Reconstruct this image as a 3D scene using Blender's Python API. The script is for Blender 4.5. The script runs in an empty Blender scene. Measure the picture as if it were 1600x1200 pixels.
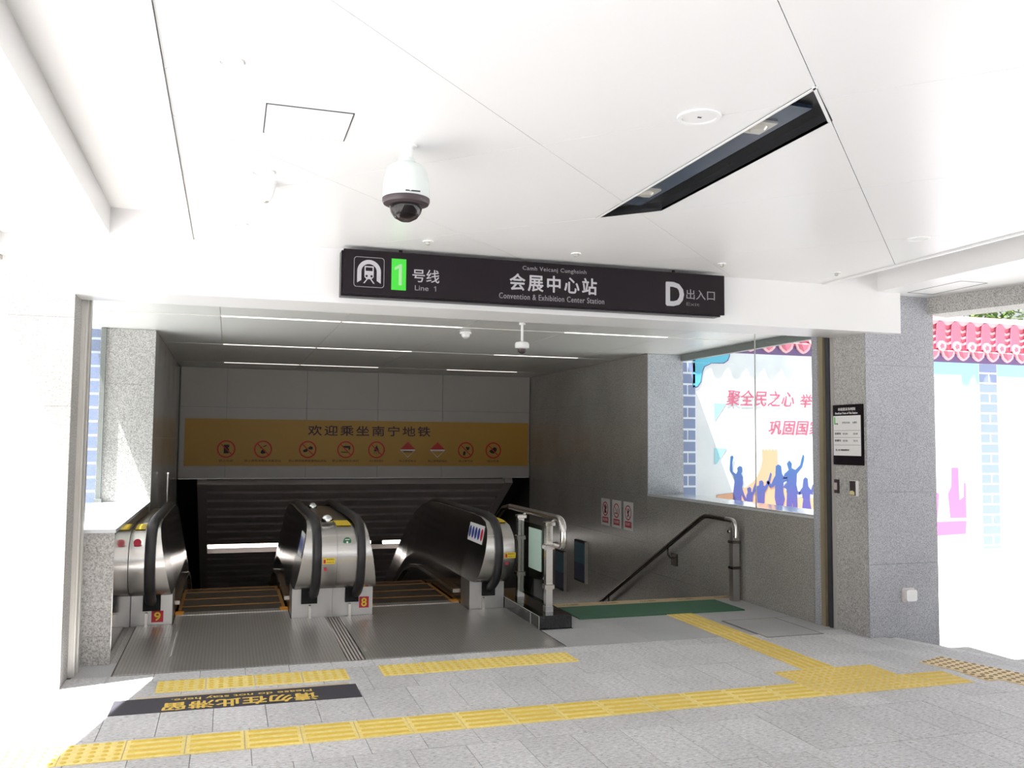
import bpy, math, random
from mathutils import Matrix, Vector
random.seed(7)
S = bpy.context.scene
COL = S.collection

# ------------------------------------------------------------------ camera
def cam_axes(yaw, pitch, roll):
    fwd = Vector((math.sin(yaw)*math.cos(pitch), math.cos(yaw)*math.cos(pitch), math.sin(pitch)))
    right = Vector((math.cos(yaw), -math.sin(yaw), 0)); up = right.cross(fwd)
    c, s = math.cos(roll), math.sin(roll)
    return c*right+s*up, -s*right+c*up, fwd
cd = bpy.data.cameras.new('camera'); cam = bpy.data.objects.new('camera', cd); COL.objects.link(cam)
cd.sensor_width = 36; cd.lens = 1393.7/1600*36; cd.clip_start = .05; cd.clip_end = 500
r_, u_, f_ = cam_axes(*[math.radians(a) for a in (17.57, 3.666, .4966)])
cam.matrix_world = Matrix(((r_.x, u_.x, -f_.x, 0), (r_.y, u_.y, -f_.y, 0), (r_.z, u_.z, -f_.z, 1.6), (0, 0, 0, 1)))
S.camera = cam

# ------------------------------------------------------------------ sky, sun, exposure
W = bpy.data.worlds.new('world'); S.world = W; W.use_nodes = True
bg = W.node_tree.nodes['Background']; bg.inputs[0].default_value = (.93, .97, 1, 1); bg.inputs[1].default_value = .9
sl = bpy.data.lights.new('sun', 'SUN'); sun = bpy.data.objects.new('sun', sl); COL.objects.link(sun)
sl.energy = 30; sl.angle = math.radians(.6); sl.color = (1, .985, .965)
sun.rotation_euler = Vector((1, .3, -2.5)).to_track_quat('-Z', 'Y').to_euler()
sun.location = (-8, 0, 20)
S.view_settings.view_transform = 'Standard'; S.view_settings.look = 'None'
S.view_settings.gamma = 1; S.view_settings.use_curve_mapping = False
S.view_settings.exposure = -.1
S.cycles.max_bounces = 14; S.cycles.diffuse_bounces = 7; S.cycles.glossy_bounces = 6; S.cycles.transparent_max_bounces = 16

# ------------------------------------------------------------------ materials
def mat(name, col, rough=.5, metal=0., spec=.5, emis=0., ecol=None):
    m = bpy.data.materials.new(name); m.use_nodes = True
    b = m.node_tree.nodes['Principled BSDF']
    b.inputs['Base Color'].default_value = (*col, 1); b.inputs['Roughness'].default_value = rough
    b.inputs['Metallic'].default_value = metal; b.inputs['Specular IOR Level'].default_value = spec
    if emis:
        b.inputs['Emission Color'].default_value = (*(ecol or col), 1); b.inputs['Emission Strength'].default_value = emis
    return m
def speckle(m, cols, scale, detail=3, bump=0., stretch=(1, 1, 1), rvar=0.):
    """procedural grain: noise -> colour ramp -> base colour (object space)"""
    nt = m.node_tree; b = nt.nodes['Principled BSDF']
    tc = nt.nodes.new('ShaderNodeTexCoord'); mp = nt.nodes.new('ShaderNodeMapping'); mp.inputs['Scale'].default_value = stretch
    nz = nt.nodes.new('ShaderNodeTexNoise'); nz.inputs['Scale'].default_value = scale; nz.inputs['Detail'].default_value = detail
    nz.inputs['Roughness'].default_value = .7
    rp = nt.nodes.new('ShaderNodeValToRGB'); e = rp.color_ramp.elements
    e[0].position = cols[0][0]; e[0].color = (*cols[0][1], 1); e[1].position = cols[-1][0]; e[1].color = (*cols[-1][1], 1)
    for p, c in cols[1:-1]: k = e.new(p); k.color = (*c, 1)
    nt.links.new(tc.outputs['Object'], mp.inputs[0]); nt.links.new(mp.outputs[0], nz.inputs['Vector'])
    nt.links.new(nz.outputs['Fac'], rp.inputs[0])
    # slow stain variation and a per-piece tint
    n2 = nt.nodes.new('ShaderNodeTexNoise'); n2.inputs['Scale'].default_value = 1.7; n2.inputs['Detail'].default_value = 4
    nt.links.new(tc.outputs['Object'], n2.inputs['Vector'])
    oi = nt.nodes.new('ShaderNodeObjectInfo')
    ma = nt.nodes.new('ShaderNodeMath'); ma.operation = 'MULTIPLY_ADD'; ma.inputs[1].default_value = .4; ma.inputs[2].default_value = .8 - rvar/2
    nt.links.new(n2.outputs['Fac'], ma.inputs[0])
    mb = nt.nodes.new('ShaderNodeMath'); mb.operation = 'MULTIPLY_ADD'; mb.inputs[1].default_value = rvar
    nt.links.new(oi.outputs['Random'], mb.inputs[0]); nt.links.new(ma.outputs[0], mb.inputs[2])
    mx = nt.nodes.new('ShaderNodeVectorMath'); mx.operation = 'SCALE'
    nt.links.new(rp.outputs[0], mx.inputs[0]); nt.links.new(mb.outputs[0], mx.inputs['Scale'])
    nt.links.new(mx.outputs[0], b.inputs['Base Color'])
    if bump:
        bp = nt.nodes.new('ShaderNodeBump'); bp.inputs['Strength'].default_value = bump; bp.inputs['Distance'].default_value = .004
        nt.links.new(nz.outputs['Fac'], bp.inputs['Height']); nt.links.new(bp.outputs[0], b.inputs['Normal'])
    return m
def brushed(m, axis_scale, amt=.25, strength=.08):
    nt = m.node_tree; b = nt.nodes['Principled BSDF']
    tc = nt.nodes.new('ShaderNodeTexCoord'); mp = nt.nodes.new('ShaderNodeMapping'); mp.inputs['Scale'].default_value = axis_scale
    nz = nt.nodes.new('ShaderNodeTexNoise'); nz.inputs['Scale'].default_value = 1; nz.inputs['Detail'].default_value = 2
    mr = nt.nodes.new('ShaderNodeMapRange'); r0 = b.inputs['Roughness'].default_value
    mr.inputs[3].default_value = r0*(1-amt); mr.inputs[4].default_value = r0*(1+amt)
    bp = nt.nodes.new('ShaderNodeBump'); bp.inputs['Strength'].default_value = strength; bp.inputs['Distance'].default_value = .002
    nt.links.new(tc.outputs['Object'], mp.inputs[0]); nt.links.new(mp.outputs[0], nz.inputs['Vector'])
    nt.links.new(nz.outputs['Fac'], mr.inputs[0]); nt.links.new(mr.outputs[0], b.inputs['Roughness'])
    nt.links.new(nz.outputs['Fac'], bp.inputs['Height']); nt.links.new(bp.outputs[0], b.inputs['Normal'])
    return m
def glassmat(name, tint, gloss=.5):
    m = bpy.data.materials.new(name); m.use_nodes = True; nt = m.node_tree; nt.nodes.clear()
    o = nt.nodes.new('ShaderNodeOutputMaterial'); mx = nt.nodes.new('ShaderNodeMixShader')
    t = nt.nodes.new('ShaderNodeBsdfTransparent'); t.inputs[0].default_value = (*tint, 1)
    g = nt.nodes.new('ShaderNodeBsdfGlossy'); g.inputs['Roughness'].default_value = .02
    fr = nt.nodes.new('ShaderNodeFresnel'); fr.inputs[0].default_value = 1.45
    mu = nt.nodes.new('ShaderNodeMath'); mu.operation = 'MULTIPLY'; mu.inputs[1].default_value = gloss
    ge = nt.nodes.new('ShaderNodeNewGeometry'); iv = nt.nodes.new('ShaderNodeMath'); iv.operation = 'SUBTRACT'; iv.inputs[0].default_value = 1
    m2 = nt.nodes.new('ShaderNodeMath'); m2.operation = 'MULTIPLY'
    nt.links.new(ge.outputs['Backfacing'], iv.inputs[1]); nt.links.new(fr.outputs[0], mu.inputs[0])
    nt.links.new(mu.outputs[0], m2.inputs[0]); nt.links.new(iv.outputs[0], m2.inputs[1]); nt.links.new(m2.outputs[0], mx.inputs[0])
    nt.links.new(t.outputs[0], mx.inputs[1]); nt.links.new(g.outputs[0], mx.inputs[2]); nt.links.new(mx.outputs[0], o.inputs[0])
    return m
M = {}
M['white'] = mat('white aluminium panel', (.77, .765, .77), .32, 0, .5)
M['whitematt'] = mat('white paint', (.84, .83, .82), .5)
M['joint'] = mat('joint sealant', (.8, .77, .7), .8)
M['inner_white'] = mat('hall ceiling panel', (.66, .65, .63), .3)
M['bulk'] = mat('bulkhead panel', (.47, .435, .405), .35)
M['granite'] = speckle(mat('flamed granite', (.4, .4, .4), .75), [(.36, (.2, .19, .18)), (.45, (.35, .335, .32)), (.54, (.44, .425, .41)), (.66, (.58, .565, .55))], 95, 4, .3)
M['granite_sunlit'] = speckle(mat('flamed granite painted sunlit', (.5, .5, .5), .75), [(.36, (.4, .385, .37)), (.45, (.57, .55, .53)), (.54, (.65, .63, .61)), (.66, (.74, .72, .7))], 95, 4, .3)  # lighter copy of the granite, with the sun's glare put into the colour
M['granite_cool'] = speckle(mat('cool grey granite', (.4, .4, .42), .75), [(.36, (.23, .23, .25)), (.45, (.345, .35, .378)), (.54, (.41, .415, .447)), (.66, (.53, .535, .565))], 95, 4, .3)
M['granite_pol'] = speckle(mat('polished granite', (.3, .29, .28), .22), [(.36, (.19, .175, .16)), (.46, (.31, .29, .268)), (.55, (.38, .36, .335)), (.66, (.5, .475, .45))], 95, 4)
M['granite_dk'] = speckle(mat('polished dark stone', (.1, .095, .09), .1), [(.3, (.05, .047, .045)), (.7, (.13, .12, .115))], 150, 2)
M['paving'] = speckle(mat('paving granite', (.4, .4, .4), .62), [(.34, (.23, .225, .23)), (.43, (.52, .515, .52)), (.54, (.64, .635, .645)), (.66, (.8, .795, .805))], 34, 10, .4, (1, 2.2, 1), .13)
M['paving_smooth'] = speckle(mat('smooth paving granite', (.36, .36, .37), .4), [(.3, (.3, .3, .305)), (.5, (.45, .45, .455)), (.72, (.57, .57, .58))], 130, 3, .05, (1, 1, 1), .08)
M['mirror_stone'] = mat('mirror polished cladding', (.52, .5, .49), .09, .85)
M['bed'] = mat('paving joint mortar', (.2, .19, .18), .9)
M['wallcore'] = mat('wall joint mortar', (.3, .29, .28), .9)
M['outground'] = speckle(mat('outdoor paving', (.5, .5, .5), .8), [(.3, (.42, .42, .41)), (.7, (.58, .58, .57))], 20, 4)
M['black_granite'] = speckle(mat('black granite', (.012, .012, .013), .12), [(.4, (.008, .008, .009)), (.8, (.04, .04, .042))], 120, 2)
M['steel'] = brushed(mat('brushed stainless steel', (.62, .6, .575), .24, 1), (3, 90, 90), .3, .05)
M['steel_deck'] = mat('dark deck steel', (.26, .225, .18), .3, 1)
M['steel_dark'] = mat('dark mirror steel panel', (.2, .175, .15), .16, 1)
M['steel_newel'] = mat('dark newel panel', (.17, .16, .17), .2, 1)
M['steel_base'] = brushed(mat('satin steel base', (.52, .51, .5), .4, 1), (60, 60, 4), .3, .04)
M['pipe'] = mat('stainless pipe', (.6, .57, .54), .2, 1)
M['pipe_dk'] = mat('bronze dark pipe', (.2, .175, .155), .25, 1)
M['chrome'] = mat('polished chrome', (.85, .85, .85), .06, 1)
M['rubber'] = mat('black rubber handrail', (.02, .018, .02), .42)
M['blackhole'] = mat('black rubber inlet', (.008, .008, .008), .8)
M['plate'] = mat('ribbed landing steel', (.5, .48, .46), .34, .8)
nt = M['plate'].node_tree; b = nt.nodes['Principled BSDF']
tc = nt.nodes.new('ShaderNodeTexCoord'); wv = nt.nodes.new('ShaderNodeTexWave'); wv.bands_direction = 'X'; wv.inputs['Scale'].default_value = 13
bpn = nt.nodes.new('ShaderNodeBump'); bpn.inputs['Strength'].default_value = .12; bpn.inputs['Distance'].default_value = .003
rpp = nt.nodes.new('ShaderNodeValToRGB'); rpp.color_ramp.elements[0].color = (.45, .43, .41, 1); rpp.color_ramp.elements[1].color = (.56, .54, .52, 1); nt.links.new(wv.outputs['Fac'], rpp.inputs[0]); nt.links.new(rpp.outputs[0], b.inputs['Base Color'])
nt.links.new(tc.outputs['Object'], wv.inputs['Vector']); nt.links.new(wv.outputs['Fac'], bpn.inputs['Height']); nt.links.new(bpn.outputs[0], b.inputs['Normal'])
M['strip_dark'] = mat('dark ribbed strip', (.09, .09, .09), .5, .6)
M['step'] = mat('escalator step', (.1, .085, .07), .45, .6)
M['yellow_line'] = mat('yellow step demarcation', (.4, .19, .05), .6)
M['comb_orange'] = mat('orange comb end', (.75, .3, .02), .5)
M['tact'] = speckle(mat('yellow tactile tile', (.75, .55, .1), .55), [(.35, (.84, .65, .17)), (.65, (.93, .78, .32))], 30, 4, .05, (1, 1, 1), .1)
M['tact_dull'] = speckle(mat('worn yellow tactile tile', (.7, .5, .12), .6), [(.35, (.74, .55, .17)), (.65, (.86, .68, .28))], 40, 4, .05, (1, 1, 1), .12)
M['tact_lit'] = speckle(mat('tactile tile painted brightly lit', (.8, .64, .4), .6), [(.35, (.72, .55, .3)), (.65, (.86, .7, .46))], 40, 4, .05, (1, 1, 1), .1)  # paler than the other tiles: bright daylight painted into the base colour
M['stud'] = mat('tactile stud', (.76, .55, .08), .5)  # darker than the tiles, so the shade around bars and studs is in the colour
M['stud_dk'] = mat('worn tactile stud', (.3, .22, .1), .6)
M['sign'] = mat('black gloss sign panel', (.012, .008, .011), .3, spec=.18)
M['sign_txt'] = mat('light grey sign lettering', (.42, .41, .44), .5)
M['sign_dim'] = mat('dim grey sign lettering', (.12, .115, .125), .5)
M['sign_txt2'] = mat('mid grey sign lettering', (.25, .24, .265), .5)
M['green'] = mat('line green', (.05, .6, .04), .4)
M['pale_green'] = mat('pale green numeral', (.32, .62, .3), .5)
M['banner'] = mat('ochre banner vinyl', (.52, .28, .04), .45)
M['banner_txt'] = mat('dark plum lettering', (.05, .012, .02), .5)
M['red'] = mat('prohibition red', (.58, .03, .015), .5)
M['ink'] = mat('black ink', (.03, .018, .016), .6)
M['paper'] = mat('white sign plate', (.8, .79, .78), .45)
M['redplate'] = mat('crimson plate', (.55, .02, .05), .45)
M['slat'] = mat('grey brown metal slat', (.5, .44, .42), .5)
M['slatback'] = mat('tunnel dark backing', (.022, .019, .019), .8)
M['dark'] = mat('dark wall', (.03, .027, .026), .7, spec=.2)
M['led'] = mat('led strip', (1, 1, 1), .5, emis=1.6, ecol=(1, .93, .85))
M['led2'] = mat('tunnel led strip', (1, 1, 1), .5, emis=6, ecol=(1, .94, .88))
M['recess'] = mat('black recess', (.012, .012, .014), .3)
M['recess_blue'] = mat('dark blue gloss plate', (.03, .045, .075), .2)
M['lens'] = mat('lamp lens', (.5, .48, .44), .2, .3)
M['plastic'] = mat('white plastic', (.8, .8, .8), .35)
M['plastic_cool'] = mat('cool white camera housing', (.68, .73, .72), .35)
M['camdark'] = mat('dark camera ring', (.05, .035, .04), .45)
M['domeglass'] = glassmat('smoked dome', (.28, .24, .25), .9)
M['glass'] = glassmat('clear window glass', (.97, .99, .99), .5)
M['glass_dk'] = glassmat('dark tinted glass', (.42, .45, .43), .8)
M['mint'] = mat('mint sheet', (.55, .72, .63), .5)
M['gold'] = mat('olive gold track', (.42, .36, .24), .35, .5)
M['track_dk'] = mat('dark track slot', (.045, .045, .055), .4)
M['track_lt'] = mat('pale track edge', (.6, .58, .55), .35, .5)
M['sill'] = mat('polished pale sill', (.62, .64, .66), .1)
M['beam_dk'] = mat('dark green grey beam', (.2, .21, .2), .4)
M['green_mat'] = speckle(mat('green ribbed mat', (.05, .14, .08), .9), [(.3, (.035, .1, .06)), (.7, (.07, .17, .1))], 90, 2, .4, (1, 6, 1))
M['tan'] = mat('tan nosing strip', (.5, .38, .22), .6)
M['tealad'] = mat('teal poster', (.01, .1, .17), .5, spec=.2)
M['navyad'] = mat('navy poster', (.008, .02, .09), .5, spec=.2)
M['socket'] = mat('dusty pink socket', (.62, .56, .57), .4)
M['cardgold'] = mat('pale yellow card', (.7, .62, .3), .5)
M['stickeryellow'] = mat('yellow label', (.85, .62, .04), .45)
M['stickerblue'] = mat('blue pictogram', (.02, .05, .3), .45)
M['greenbadge'] = mat('green badge', (.01, .16, .06), .4)
M['floor_stk'] = mat('charcoal floor sticker', (.045, .042, .055), .6)
M['floor_txt'] = mat('floor sticker yellow lettering', (.8, .55, .1), .6)
M['beige'] = mat('beige strip', (.6, .5, .38), .6)
M['hoard'] = speckle(mat('white hoarding print', (.66, .68, .7), .6), [(.3, (.6, .64, .68)), (.7, (.68, .69, .71))], 2, 2)
M['hoard_sky'] = mat('pale cyan print', (.3, .58, .66), .6)
M['cloud'] = mat('teal cloud print', (.1, .42, .58), .6)
M['cloud_line'] = mat('purple outline print', (.12, .1, .25), .6)
M['brickblue'] = mat('slate blue brick print', (.2, .25, .41), .6)
M['mortar'] = mat('pale mortar print', (.7, .74, .82), .6)
M['tile_red'] = mat('rose roof tile print', (.52, .12, .18), .5)
M['tile_pink'] = mat('pale pink tile print', (.7, .4, .44), .5)
M['eave'] = mat('violet eave print', (.13, .08, .2), .6)
M['text_red'] = mat('red slogan print', (.42, .075, .14), .6)
M['peach'] = mat('peach tower print', (.62, .33, .2), .6)
M['magenta'] = mat('magenta print', (.6, .14, .44), .6)
M['leaf'] = speckle(mat('tree leaf', (.1, .2, .04), .6), [(.3, (.05, .12, .02)), (.7, (.2, .28, .07))], 6, 2)
M['bark'] = mat('bark', (.12, .09, .06), .9)
# silhouettes: printed blue to violet, a print gradient of its own
m = mat('blue violet silhouette print', (.03, .15, .5), .6); M['people'] = m
nt = m.node_tree; tc = nt.nodes.new('ShaderNodeTexCoord'); sx = nt.nodes.new('ShaderNodeSeparateXYZ'); mr = nt.nodes.new('ShaderNodeMapRange')
mr.inputs[1].default_value = .6; mr.inputs[2].default_value = 1.5
rp = nt.nodes.new('ShaderNodeValToRGB'); rp.color_ramp.elements[0].color = (.09, .045, .25, 1); rp.color_ramp.elements[1].color = (.01, .11, .27, 1)
nt.links.new(tc.outputs['Object'], sx.inputs[0]); nt.links.new(sx.outputs['Z'], mr.inputs[0]); nt.links.new(mr.outputs[0], rp.inputs[0])
nt.links.new(rp.outputs[0], nt.nodes['Principled BSDF'].inputs['Base Color'])

# ------------------------------------------------------------------ mesh helpers
class MB:
    def __init__(s): s.v = []; s.f = []
    def add(s, vs, fs):
        n = len(s.v); s.v += [tuple(v) for v in vs]; s.f += [tuple(n+i for i in f) for f in fs]; return s
    def box(s, x0, x1, y0, y1, z0, z1):
        return s.add([(x0, y0, z0), (x1, y0, z0), (x1, y1, z0), (x0, y1, z0), (x0, y0, z1), (x1, y0, z1), (x1, y1, z1), (x0, y1, z1)],
                     [(0, 3, 2, 1), (4, 5, 6, 7), (0, 1, 5, 4), (1, 2, 6, 5), (2, 3, 7, 6), (3, 0, 4, 7)])
    def cbox(s, x0, x1, y0, y1, z0, z1, c=.006):
        """box with chamfered top edges"""
        return s.add([(x0, y0, z0), (x1, y0, z0), (x1, y1, z0), (x0, y1, z0), (x0, y0, z1-c), (x1, y0, z1-c), (x1, y1, z1-c), (x0, y1, z1-c),
                      (x0+c, y0+c, z1), (x1-c, y0+c, z1), (x1-c, y1-c, z1), (x0+c, y1-c, z1)],
                     [(0, 3, 2, 1), (8, 9, 10, 11), (0, 1, 5, 4), (1, 2, 6, 5), (2, 3, 7, 6), (3, 0, 4, 7), (4, 5, 9, 8), (5, 6, 10, 9), (6, 7, 11, 10), (7, 4, 8, 11)])
    def prism(s, poly, fr, d0, d1):
        """2-D polygon in frame fr extruded along its normal from d0 to d1"""
        n = len(poly); a = sum(poly[i][0]*poly[(i+1) % n][1]-poly[(i+1) % n][0]*poly[i][1] for i in range(n))
        if a < 0: poly = poly[::-1]
        vs = [fr(u, v, d0) for u, v in poly]+[fr(u, v, d1) for u, v in poly]
        return s.add(vs, [tuple(range(n-1, -1, -1)), tuple(range(n, 2*n))]+[(i, (i+1) % n, n+(i+1) % n, n+i) for i in range(n)])
    def ring(s, c, r0, r1, fr, d0, d1, n=28, a0=0, a1=2*math.pi):
        vs = []; full = abs(a1-a0-2*math.pi) < 1e-6; k = n if full else n+1
        for i in range(k):
            a = a0+(a1-a0)*i/n
            for r in (r0, r1):
                for d in (d0, d1): vs.append(fr(c[0]+r*math.cos(a), c[1]+r*math.sin(a), d))
        fs = []
        for i in range(n):
            p = 4*i; q = 4*((i+1) % k)
            fs += [(p+1, p+3, q+3, q+1), (p, q, q+2, p+2), (p+2, q+2, q+3, p+3), (p, p+1, q+1, q)]
        return s.add(vs, fs)
    def lathe(s, prof, c, n=32):
        vs = []; 
        for r, z in prof:
            for i in range(n):
                a = 2*math.pi*i/n; vs.append((c[0]+r*math.cos(a), c[1]+r*math.sin(a), c[2]+z))
        fs = [(k*n+i, k*n+(i+1) % n, (k+1)*n+(i+1) % n, (k+1)*n+i) for k in range(len(prof)-1) for i in range(n)]
        return s.add(vs, fs+[tuple(range(n-1, -1, -1)), tuple((len(prof)-1)*n+i for i in range(n))])
    def sweep(s, path, prof, right=None):
        """sweep closed 2-D profile (a,b) along path; a on 'right' side vector, b on normal"""
        P = [Vector(p) for p in path]; n = len(prof); vs = []
        for i, p in enumerate(P):
            t = (P[min(i+1, len(P)-1)]-P[max(i-1, 0)]).normalized()
            if right is not None: R = Vector(right)
            else:
                R = t.cross(Vector((0, 0, 1)))
                R = R.normalized() if R.length > 1e-3 else Vector((1, 0, 0))
            N = R.cross(t).normalized()
            for a, b_ in prof: vs.append(p+R*a+N*b_)
        fs = [(k*n+i, k*n+(i+1) % n, (k+1)*n+(i+1) % n, (k+1)*n+i) for k in range(len(P)-1) for i in range(n)]
        return s.add(vs, fs+[tuple(range(n-1, -1, -1)), tuple((len(P)-1)*n+i for i in range(n))])
    def tube(s, path, r, n=14, right=None):
        return s.sweep(path, [(r*math.cos(2*math.pi*i/n), r*math.sin(2*math.pi*i/n)) for i in range(n)], right)
    def sphere(s, c, r, n=20, z0=-1.):
        prof = []
        for k in range(n//2+1):
            a = -math.pi/2+math.pi*k/(n//2)
            if math.sin(a) >= z0-.001: prof.append((max(r*math.cos(a), .0005), r*math.sin(a)))
        return s.lathe(prof, c, n)
def kids(o): return o
def obj(name, mb, m, parent=None, smooth=False, label=None):
    me = bpy.data.meshes.new(name); me.from_pydata(mb.v, [], mb.f); me.update()
    if smooth:
        me.polygons.foreach_set('use_smooth', [True]*len(me.polygons))
    me.materials.append(M[m] if isinstance(m, str) else m)
    o = bpy.data.objects.new(name, me); COL.objects.link(o)
    if smooth:
        try: me.set_sharp_from_angle(angle=math.radians(38))
        except Exception: pass
    if parent is not None: attach(o, parent)
    if label: o['label'] = label
    return o
def wloc(p):
    v = Vector((0, 0, 0))
    while p is not None: v = v+p.location; p = p.parent
    return v
def attach(o, parent):
    w = wloc(parent); o.parent = parent; o.location = -w      # meshes are written in world coordinates
def thing(name, label, cat, loc=(0, 0, 0), group=None):
    o = bpy.data.objects.new(name, None); COL.objects.link(o); o.location = loc; o.empty_display_size = .1
    o['label'] = label; o['category'] = cat
    if group: o['group'] = group
    return o
def tag(o, label, cat, group=None):
    o['label'] = label; o['category'] = cat
    if group: o['group'] = group
    return o
def struct(name, mb, m, label, cat='wall', smooth=False):
    o = obj(name, mb, m, None, smooth); o['kind'] = 'structure'; o['label'] = label; o['category'] = cat
    return o
# frames: (u, v, distance towards the viewer) -> world
def front(Y): return lambda u, v, d: (u, Y-d, v)          # faces -Y, u = X, v = Z
def faceleft(X): return lambda u, v, d: (X-d, -u, v)      # faces -X, u = -Y, v = Z
def faceright(X): return lambda u, v, d: (X+d, u, v)      # faces +X, u = Y, v = Z
def flat(Z): return lambda u, v, d: (u, v, Z+d)           # faces up
def flatflip(Z): return lambda u, v, d: (-u, -v, Z+d)     # faces up, read from the far side
def under(Z): return lambda u, v, d: (u, -v, Z-d)         # faces down
def rect(u0, u1, v0, v1): return [(u0, v0), (u1, v0), (u1, v1), (u0, v1)]
def rrect(u0, u1, v0, v1, r, n=5):
    o = []
    for cx, cy, a in ((u1-r, v1-r, 0), (u0+r, v1-r, 90), (u0+r, v0+r, 180), (u1-r, v0+r, 270)):
        for i in range(n+1): t = math.radians(a+90*i/n); o.append((cx+r*math.cos(t), cy+r*math.sin(t)))
    return o
def disc(c, r, n=24): return [(c[0]+r*math.cos(2*math.pi*i/n), c[1]+r*math.sin(2*math.pi*i/n)) for i in range(n)]
def decal(name, polys, fr, m, parent, d0=0, d1=.002, label=None):
    mb = MB()
    for p in polys: mb.prism(p, fr, d0, d1)
    return obj(name, mb, m, parent, label=label)
def lettering(body, box, fr, m, parent, d0=.0005, d1=.0025, bold=0., shear=0., spacing=1., label=None, keep=False, name='lettering'):
    """text fitted to the rectangle box=(u0,u1,v0,v1) in frame fr, as thin raised lettering"""
    c = bpy.data.curves.new('t', 'FONT'); c.body = body; c.resolution_u = 3; c.shear = shear; c.space_character = spacing
    o = bpy.data.objects.new('t', c); COL.objects.link(o); bpy.context.view_layer.update()
    me = bpy.data.meshes.new_from_object(o.evaluated_get(bpy.context.evaluated_depsgraph_get()))
    vs = [v.co.copy() for v in me.vertices]; fs = [tuple(p.vertices) for p in me.polygons]
    bpy.data.objects.remove(o); bpy.data.curves.remove(c); bpy.data.meshes.remove(me)
    x0 = min(v.x for v in vs); x1 = max(v.x for v in vs); y0 = min(v.y for v in vs); y1 = max(v.y for v in vs)
    u0, u1, v0, v1 = box; sx_ = (u1-u0)/(x1-x0); sy_ = (v1-v0)/(y1-y0)
    P0 = [(u0+(v.x-x0)*sx_, v0+(v.y-y0)*sy_) for v in vs]; n = len(P0); MBB = MB(); cnt = {}
    for f in fs:
        for i in range(len(f)): e = (f[i], f[(i+1) % len(f)]); cnt[e] = 1
    side = [(b_, a, n+a, n+b_) for (a, b_) in cnt if (b_, a) not in cnt]
    e = bold*sy_
    if ' ' in body and u1-u0 > .5:          # long English lines: one part per word
        par = list(range(n))
        def find(a):
            while par[a] != a: par[a] = par[par[a]]; a = par[a]
            return a
        for f in fs:
            for q in f[1:]: par[find(q)] = find(f[0])
        isl = {}
        for f in fs: isl.setdefault(find(f[0]), []).append(f)
        spans = sorted((min(vs[q].x for f in F_ for q in f), max(vs[q].x for f in F_ for q in f), k) for k, F_ in isl.items())
        words = []; end = -9
        for a, b_, k in spans:
            if a-end > .17*spacing: words.append([])
            words[-1].append(k); end = max(end, b_)
        for w_ in words:
            mbw = MB(); fw = [f for k in w_ for f in isl[k]]; used = sorted({q for f in fw for q in f}); ix_ = {q: i for i, q in enumerate(used)}; nw = len(used)
            fl_ = [tuple(ix_[q] for q in f) for f in fw]; sd = [(ix_[b_], ix_[a], nw+ix_[a], nw+ix_[b_]) for (a, b_) in cnt if (b_, a) not in cnt and a in ix_ and b_ in ix_]
            for i, (du, dv) in enumerate(((0, 0),) if not bold else ((-e, 0), (e, 0))):
                mbw.add([fr(P0[q][0]+du, P0[q][1]+dv, d1+i*1e-5) for q in used]+[fr(P0[q][0]+du, P0[q][1]+dv, d0) for q in used], fl_+sd)
            obj('word', mbw, m, parent)
        return
    for i, (du, dv) in enumerate(((0, 0),) if not bold else ((-e, 0), (e, 0), (0, e), (0, -e), (-.7*e, .7*e), (.7*e, -.7*e))):
        MBB.add([fr(u+du, v+dv, d1+i*1e-5) for u, v in P0]+[fr(u+du, v+dv, d0) for u, v in P0], list(fs)+side)
    return obj(name, MBB, m, parent, label=label)
def clip(poly, a, b_, c):
    """keep a*x+b*y<=c"""
    o = []
    for i in range(len(poly)):
        p, q = poly[i], poly[(i+1) % len(poly)]; dp = a*p[0]+b_*p[1]-c; dq = a*q[0]+b_*q[1]-c
        if dp <= 0: o.append(p)
        if (dp < 0 < dq) or (dq < 0 < dp): t = dp/(dp-dq); o.append((p[0]+t*(q[0]-p[0]), p[1]+t*(q[1]-p[1])))
    return o
def area(p): return abs(sum(p[i][0]*p[(i+1) % len(p)][1]-p[(i+1) % len(p)][0]*p[i][1] for i in range(len(p))))/2
def subtract(poly, quad):
    """convex polygon minus convex quad (counter-clockwise) -> list of convex polygons"""
    out = []; rest = poly
    for i in range(len(quad)):
        p, q = quad[i], quad[(i+1) % len(quad)]; a, b_ = q[1]-p[1], -(q[0]-p[0]); c = a*p[0]+b_*p[1]   # outside: a*x+b*y>c
        piece = clip(rest, -a, -b_, -c) if rest else []
        if len(piece) > 2 and area(piece) > 1e-4: out.append(piece)
        rest = clip(rest, a, b_, c) if rest else []
    return out

# ================================================================== STRUCTURE
ZC = 2.91          # canopy ceiling
EDGE = ((5.345, 6.22), (.316, -.957))      # right edge of the canopy floor, running towards the camera
def edge_clip(poly, off=0.):               # keep what lies left of the floor edge
    (ex, ey), (dx, dy) = EDGE; n = math.hypot(dx, dy); a, b_ = -dy/n, dx/n
    return clip(poly, a, b_, a*ex+b_*ey-off)

# ground outside and canopy floor body
struct('floor_outdoor', MB().box(-40, -.95, -30, 40, -.6, -.42).box(-.95, 5.1, -30, 6.2, -.6, -.42).box(5.1, 45, -30, 40, -.6, -.42), 'outground', 'bright sunlit paving outside the canopy', 'ground')
fl = MB()
base = edge_clip([(-7, -13), (15, -13), (15, 6.22), (-7, 6.22)])
fl.prism(base, flat(0), -.42, -.012)
fl.box(-1.3, 2.56, 6.22, 8.7, -.42, -.012).box(2.56, 5.35, 6.22, 8.36, -.42, -.012)
floor = struct('floor', fl, 'bed', 'granite paved floor under the canopy', 'floor')
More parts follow.
